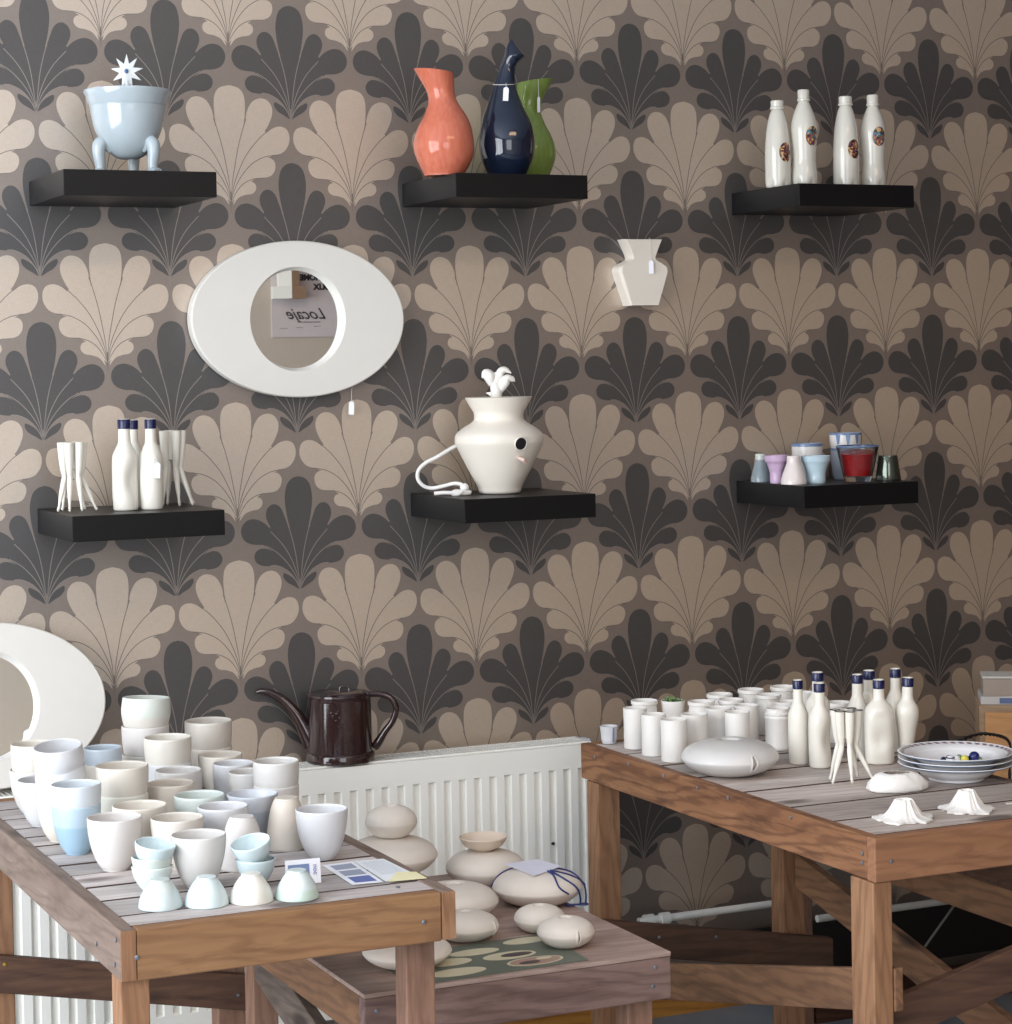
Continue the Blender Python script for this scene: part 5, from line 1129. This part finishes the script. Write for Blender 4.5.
for k, (dx, dy, r, ci, lab) in enumerate(((-.012, -.010, .008, 1, 'white bead with dark ring at the left of the beads in the top plate'), (-.022, .000, .006, 4, 'navy bead at the far left of the beads in the top plate'), (.000, -.004, .0075, 1, 'white bead next to the dark-ringed one in the top plate'), (-.010, .010, .0065, 0, 'cobalt bead at the back left of the top plate'),
        (.008, .010, .0070, 2, 'green bead at the back of the top plate'), (.015, -.004, .0075, 3, 'yellow bead in the middle of the top plate'), (.022, .010, .0055, 0, 'small cobalt bead behind the yellow one'), (.034, .004, .0100, 0, 'largest cobalt glass bead in the top plate'), (.044, .008, .0050, 2, 'small green bead right of the largest cobalt bead'), (-.044, .004, .0045, 5, 'small pink bead alone at the left in the top plate'))):
    bm = BM(); bmesh.ops.create_uvsphere(bm, u_segments=16, v_segments=10, radius=r)
    p = Vector((1.262, -1.083, 0)) + VR * dx - VB * dy
    rad_p = math.hypot(p.x - 1.262, p.y + 1.083)
    o = link('glass_bead', bm, ceramic(bcol[ci][0], bcol[ci][1], 0.12, 0.05), loc=(p.x, p.y, zr + 0.019 + 0.0085 + r + 0.0002)); tag(o, lab, 'bead', 'glass beads in the top plate')
    if k == 0:
        bm = BM(); tube(bm, [Vector((math.cos(2 * PI * j / 20) * .0072, math.sin(2 * PI * j / 20) * .0072, .004)) for j in range(21)], .0011, 6, caps=False); link('dark_ring', bm, ceramic('bead_navy', srgb(24, 28, 64), 0.12, 0.05), o)
# white stick at the right edge
bm = BM(); box(bm, -0.03, 0.05, -0.0025, 0.0025, 0, 0.002); o = link('price_stick', bm, plain('stick_white', srgb(220, 216, 212), .6), smooth=False, loc=(1.222, -1.330, zr), rot=(0, 0, math.radians(-22))); tag(o, 'thin white strip of card lying at the right front edge of the right table', 'card')

# ------------------------------------------------------------------ basket handle, wooden box, book, carton, cloth on far low table
z2 = 0.510 + 0.0008
t = empty('wire_basket', (1.560, -0.750, z2), 0); tag(t, 'black twisted wire basket whose handle rises behind the plates', 'basket')
wm = plain('black_wire', srgb(24, 22, 22), 0.4)
bm = BM(); hd = cr([(-.068, 0, .05), (-.074, 0, .150), (-.076, 0, .195), (-.060, 0, .216), (-.035, 0, .223), (0, 0, .228), (.030, 0, .224), (.052, 0, .218), (.066, 0, .210), (.072, 0, .195), (.070, 0, .150), (.068, 0, .05)], 10)
for ph in (0, PI):
    tube(bm, [p + Vector((0, .0022 * math.cos(k * .9 + ph), .0022 * math.sin(k * .9 + ph))) for k, p in enumerate(hd)], 0.0020, 6)
link('handle', bm, wm, t)
bm = BM()
for k in range(4):
    zz = .004 + k * .016; rr_ = .060 + k * .0036; tube(bm, [Vector((rr_ * math.cos(2 * PI * j / 32), rr_ * math.sin(2 * PI * j / 32), zz)) for j in range(33)], .0018, 6, caps=False)
for j in range(18):
    a = 2 * PI * j / 18; tube(bm, [Vector((.060 * math.cos(a), .060 * math.sin(a), .002)), Vector((.0708 * math.cos(a), .0708 * math.sin(a), .054))], .0015, 6)
link('wire_body', bm, wm, t)
t = empty('wooden_box', (1.872, -0.32, z2), math.radians(-33)); tag(t, 'pale wooden box with panelled front behind the right table', 'box')
bz = 0.716 - z2
bm = BM(); box(bm, 0, 0.30, 0.0, 0.16, 0, bz); link('carcass', bm, wood('box_wood_x', srgb(172, 146, 118), srgb(150, 122, 94), srgb(110, 84, 62), 'x', knots=.3), t, smooth=False, bevel=.002)
bm = BM(); box(bm, 0.012, 0.288, -0.006, -0.0005, 0.012, bz - 0.016); link('front_panel', bm, wood('box_panel_x', srgb(206, 158, 108), srgb(190, 138, 88), srgb(140, 92, 56), 'x', knots=.3), t, smooth=False, bevel=.001)
bk_ = empty('book', (1.872, -0.32, 0.7168), math.radians(-33)); tag(bk_, 'thin pale book lying on the wooden box under the grey carton', 'book')
bm = BM(); box(bm, 0.004, 0.20, 0.002, 0.12, 0, 0.018); link('book_block', bm, plain('book_pale', srgb(196, 190, 186), .6), bk_, smooth=False, bevel=.001)
bm = BM(); box(bm, 0.045, 0.15, 0.0005, 0.0018, 0.003, 0.015); link('spine_title', bm, plain('spine_blue', srgb(92, 108, 146), .6), bk_, smooth=False)
ct = empty('carton', (1.872, -0.32, 0.7352), math.radians(-33)); tag(ct, 'small grey carton on top of the book at the right edge', 'box')
bm = BM(); box(bm, 0.010, 0.085, 0.008, 0.09, 0, 0.038); link('carton_body', bm, plain('carton_grey', srgb(158, 144, 132), .7), ct, smooth=False, bevel=.001)
bm = BM(); box(bm, 0.0855, 0.16, 0.006, 0.08, 0.0, 0.042); link('carton_side', bm, plain('carton_plum', srgb(92, 66, 74), .6), ct, smooth=False, bevel=.001)
bm = BM(); box(bm, 0.008, 0.087, 0.006, 0.092, 0.0384, 0.044); link('carton_lid', bm, plain('carton_pale', srgb(196, 192, 184), .7), ct, smooth=False, bevel=.002)
bm = BM(); random.seed(2); n = 18; g = {}
for i in range(n):
    for j in range(n):
        u, v = i / (n - 1), j / (n - 1); e = math.sin(PI * u) * math.sin(PI * v)
        g[i, j] = bm.verts.new((u * .30, v * .22, .001 + e ** .6 * (.030 + .012 * math.sin(u * 9 + v * 5) + .008 * math.sin(v * 17 - u * 4)) ))
for i in range(n - 1):
    for j in range(n - 1): bm.faces.new((g[i, j], g[i + 1, j], g[i + 1, j + 1], g[i, j + 1]))
bm.faces.new([g[i, 0] for i in range(n)] + [g[n - 1, j] for j in range(1, n)] + [g[i, n - 1] for i in range(n - 2, -1, -1)] + [g[0, j] for j in range(n - 2, 0, -1)])
tag(link('folded_cloth', bm, plain('cloth_grey', srgb(190, 186, 180), .9), loc=(1.66, -1.06, z2)), 'crumpled pale cloth lying on the dark low table under the right table top', 'cloth')

# ------------------------------------------------------------------ rear wall: poster and paper box seen in the hung mirror
po = empty('poster', (0, -5.199, 0)); tag(po, 'pale poster with handwritten title on the rear wall, seen in the hung mirror', 'poster')
bm = BM(); box(bm, 2.085, 2.75, 0, 0.006, 1.635, 1.98); link('sheet', bm, plain('poster_paper', srgb(226, 216, 216), 0.8), po, smooth=False)
def rear_text(body, size, x, z, **k):
    return text_mesh(body, size, po, blackink, Matrix.Translation((x, 0.0066, z)) @ Matrix.Rotation(PI, 4, 'Z') @ Matrix.Rotation(PI / 2, 4, 'X'), **k)
rear_text('Locaje', 0.070, 2.255, 1.716, shear=0.6, bold=0.0006)
bm = BM(); box(bm, 2.205, 2.315, 0.0062, 0.0070, 1.700, 1.7030); link('underline', bm, blackink, po, smooth=False)
rear_text('JULIX', 0.036, 2.330, 1.848, bold=0.0022); rear_text('HOME', 0.036, 2.272, 1.890, bold=0.0022)
for x in (2.14, 2.215, 2.30): 
    bm = BM(); box(bm, x - .018, x + .018, 0.0062, 0.0068, 1.672 + (x - 2.14) * .06, 1.6735 + (x - 2.14) * .06); link('caption', bm, blackink, po, smooth=False)
t = empty('paper_box', (2.140, -5.185, 1.806), 0); tag(t, 'stepped white and brown paper box on the rear wall, seen in the hung mirror', 'lamp')
wp_ = plain('box_paper_white', srgb(240, 238, 228), .8); bp_ = plain('box_paper_brown', srgb(170, 138, 110), .8)  # stepped paper box: one side coloured white, the other brown
for (xa, xb, z0, z1, s_) in ((-0.058, 0.086, 0.0, 0.055, 0), (-0.032, 0.056, 0.0555, 0.125, 1)):
    xm = 0.020
    bm = BM(); prism(bm, [(xa, .001), (xm - .0005, .001), (xm - .0005, .06), (xa, .03)], z0, z1, 'xy'); link('white_side', bm, wp_, t, smooth=False)
    bm = BM(); prism(bm, [(xm + .0005, .001), (xb, .001), (xb, .055), (xm + .0005, .06)], z0, z1, 'xy'); link('brown_side', bm, bp_, t, smooth=False)
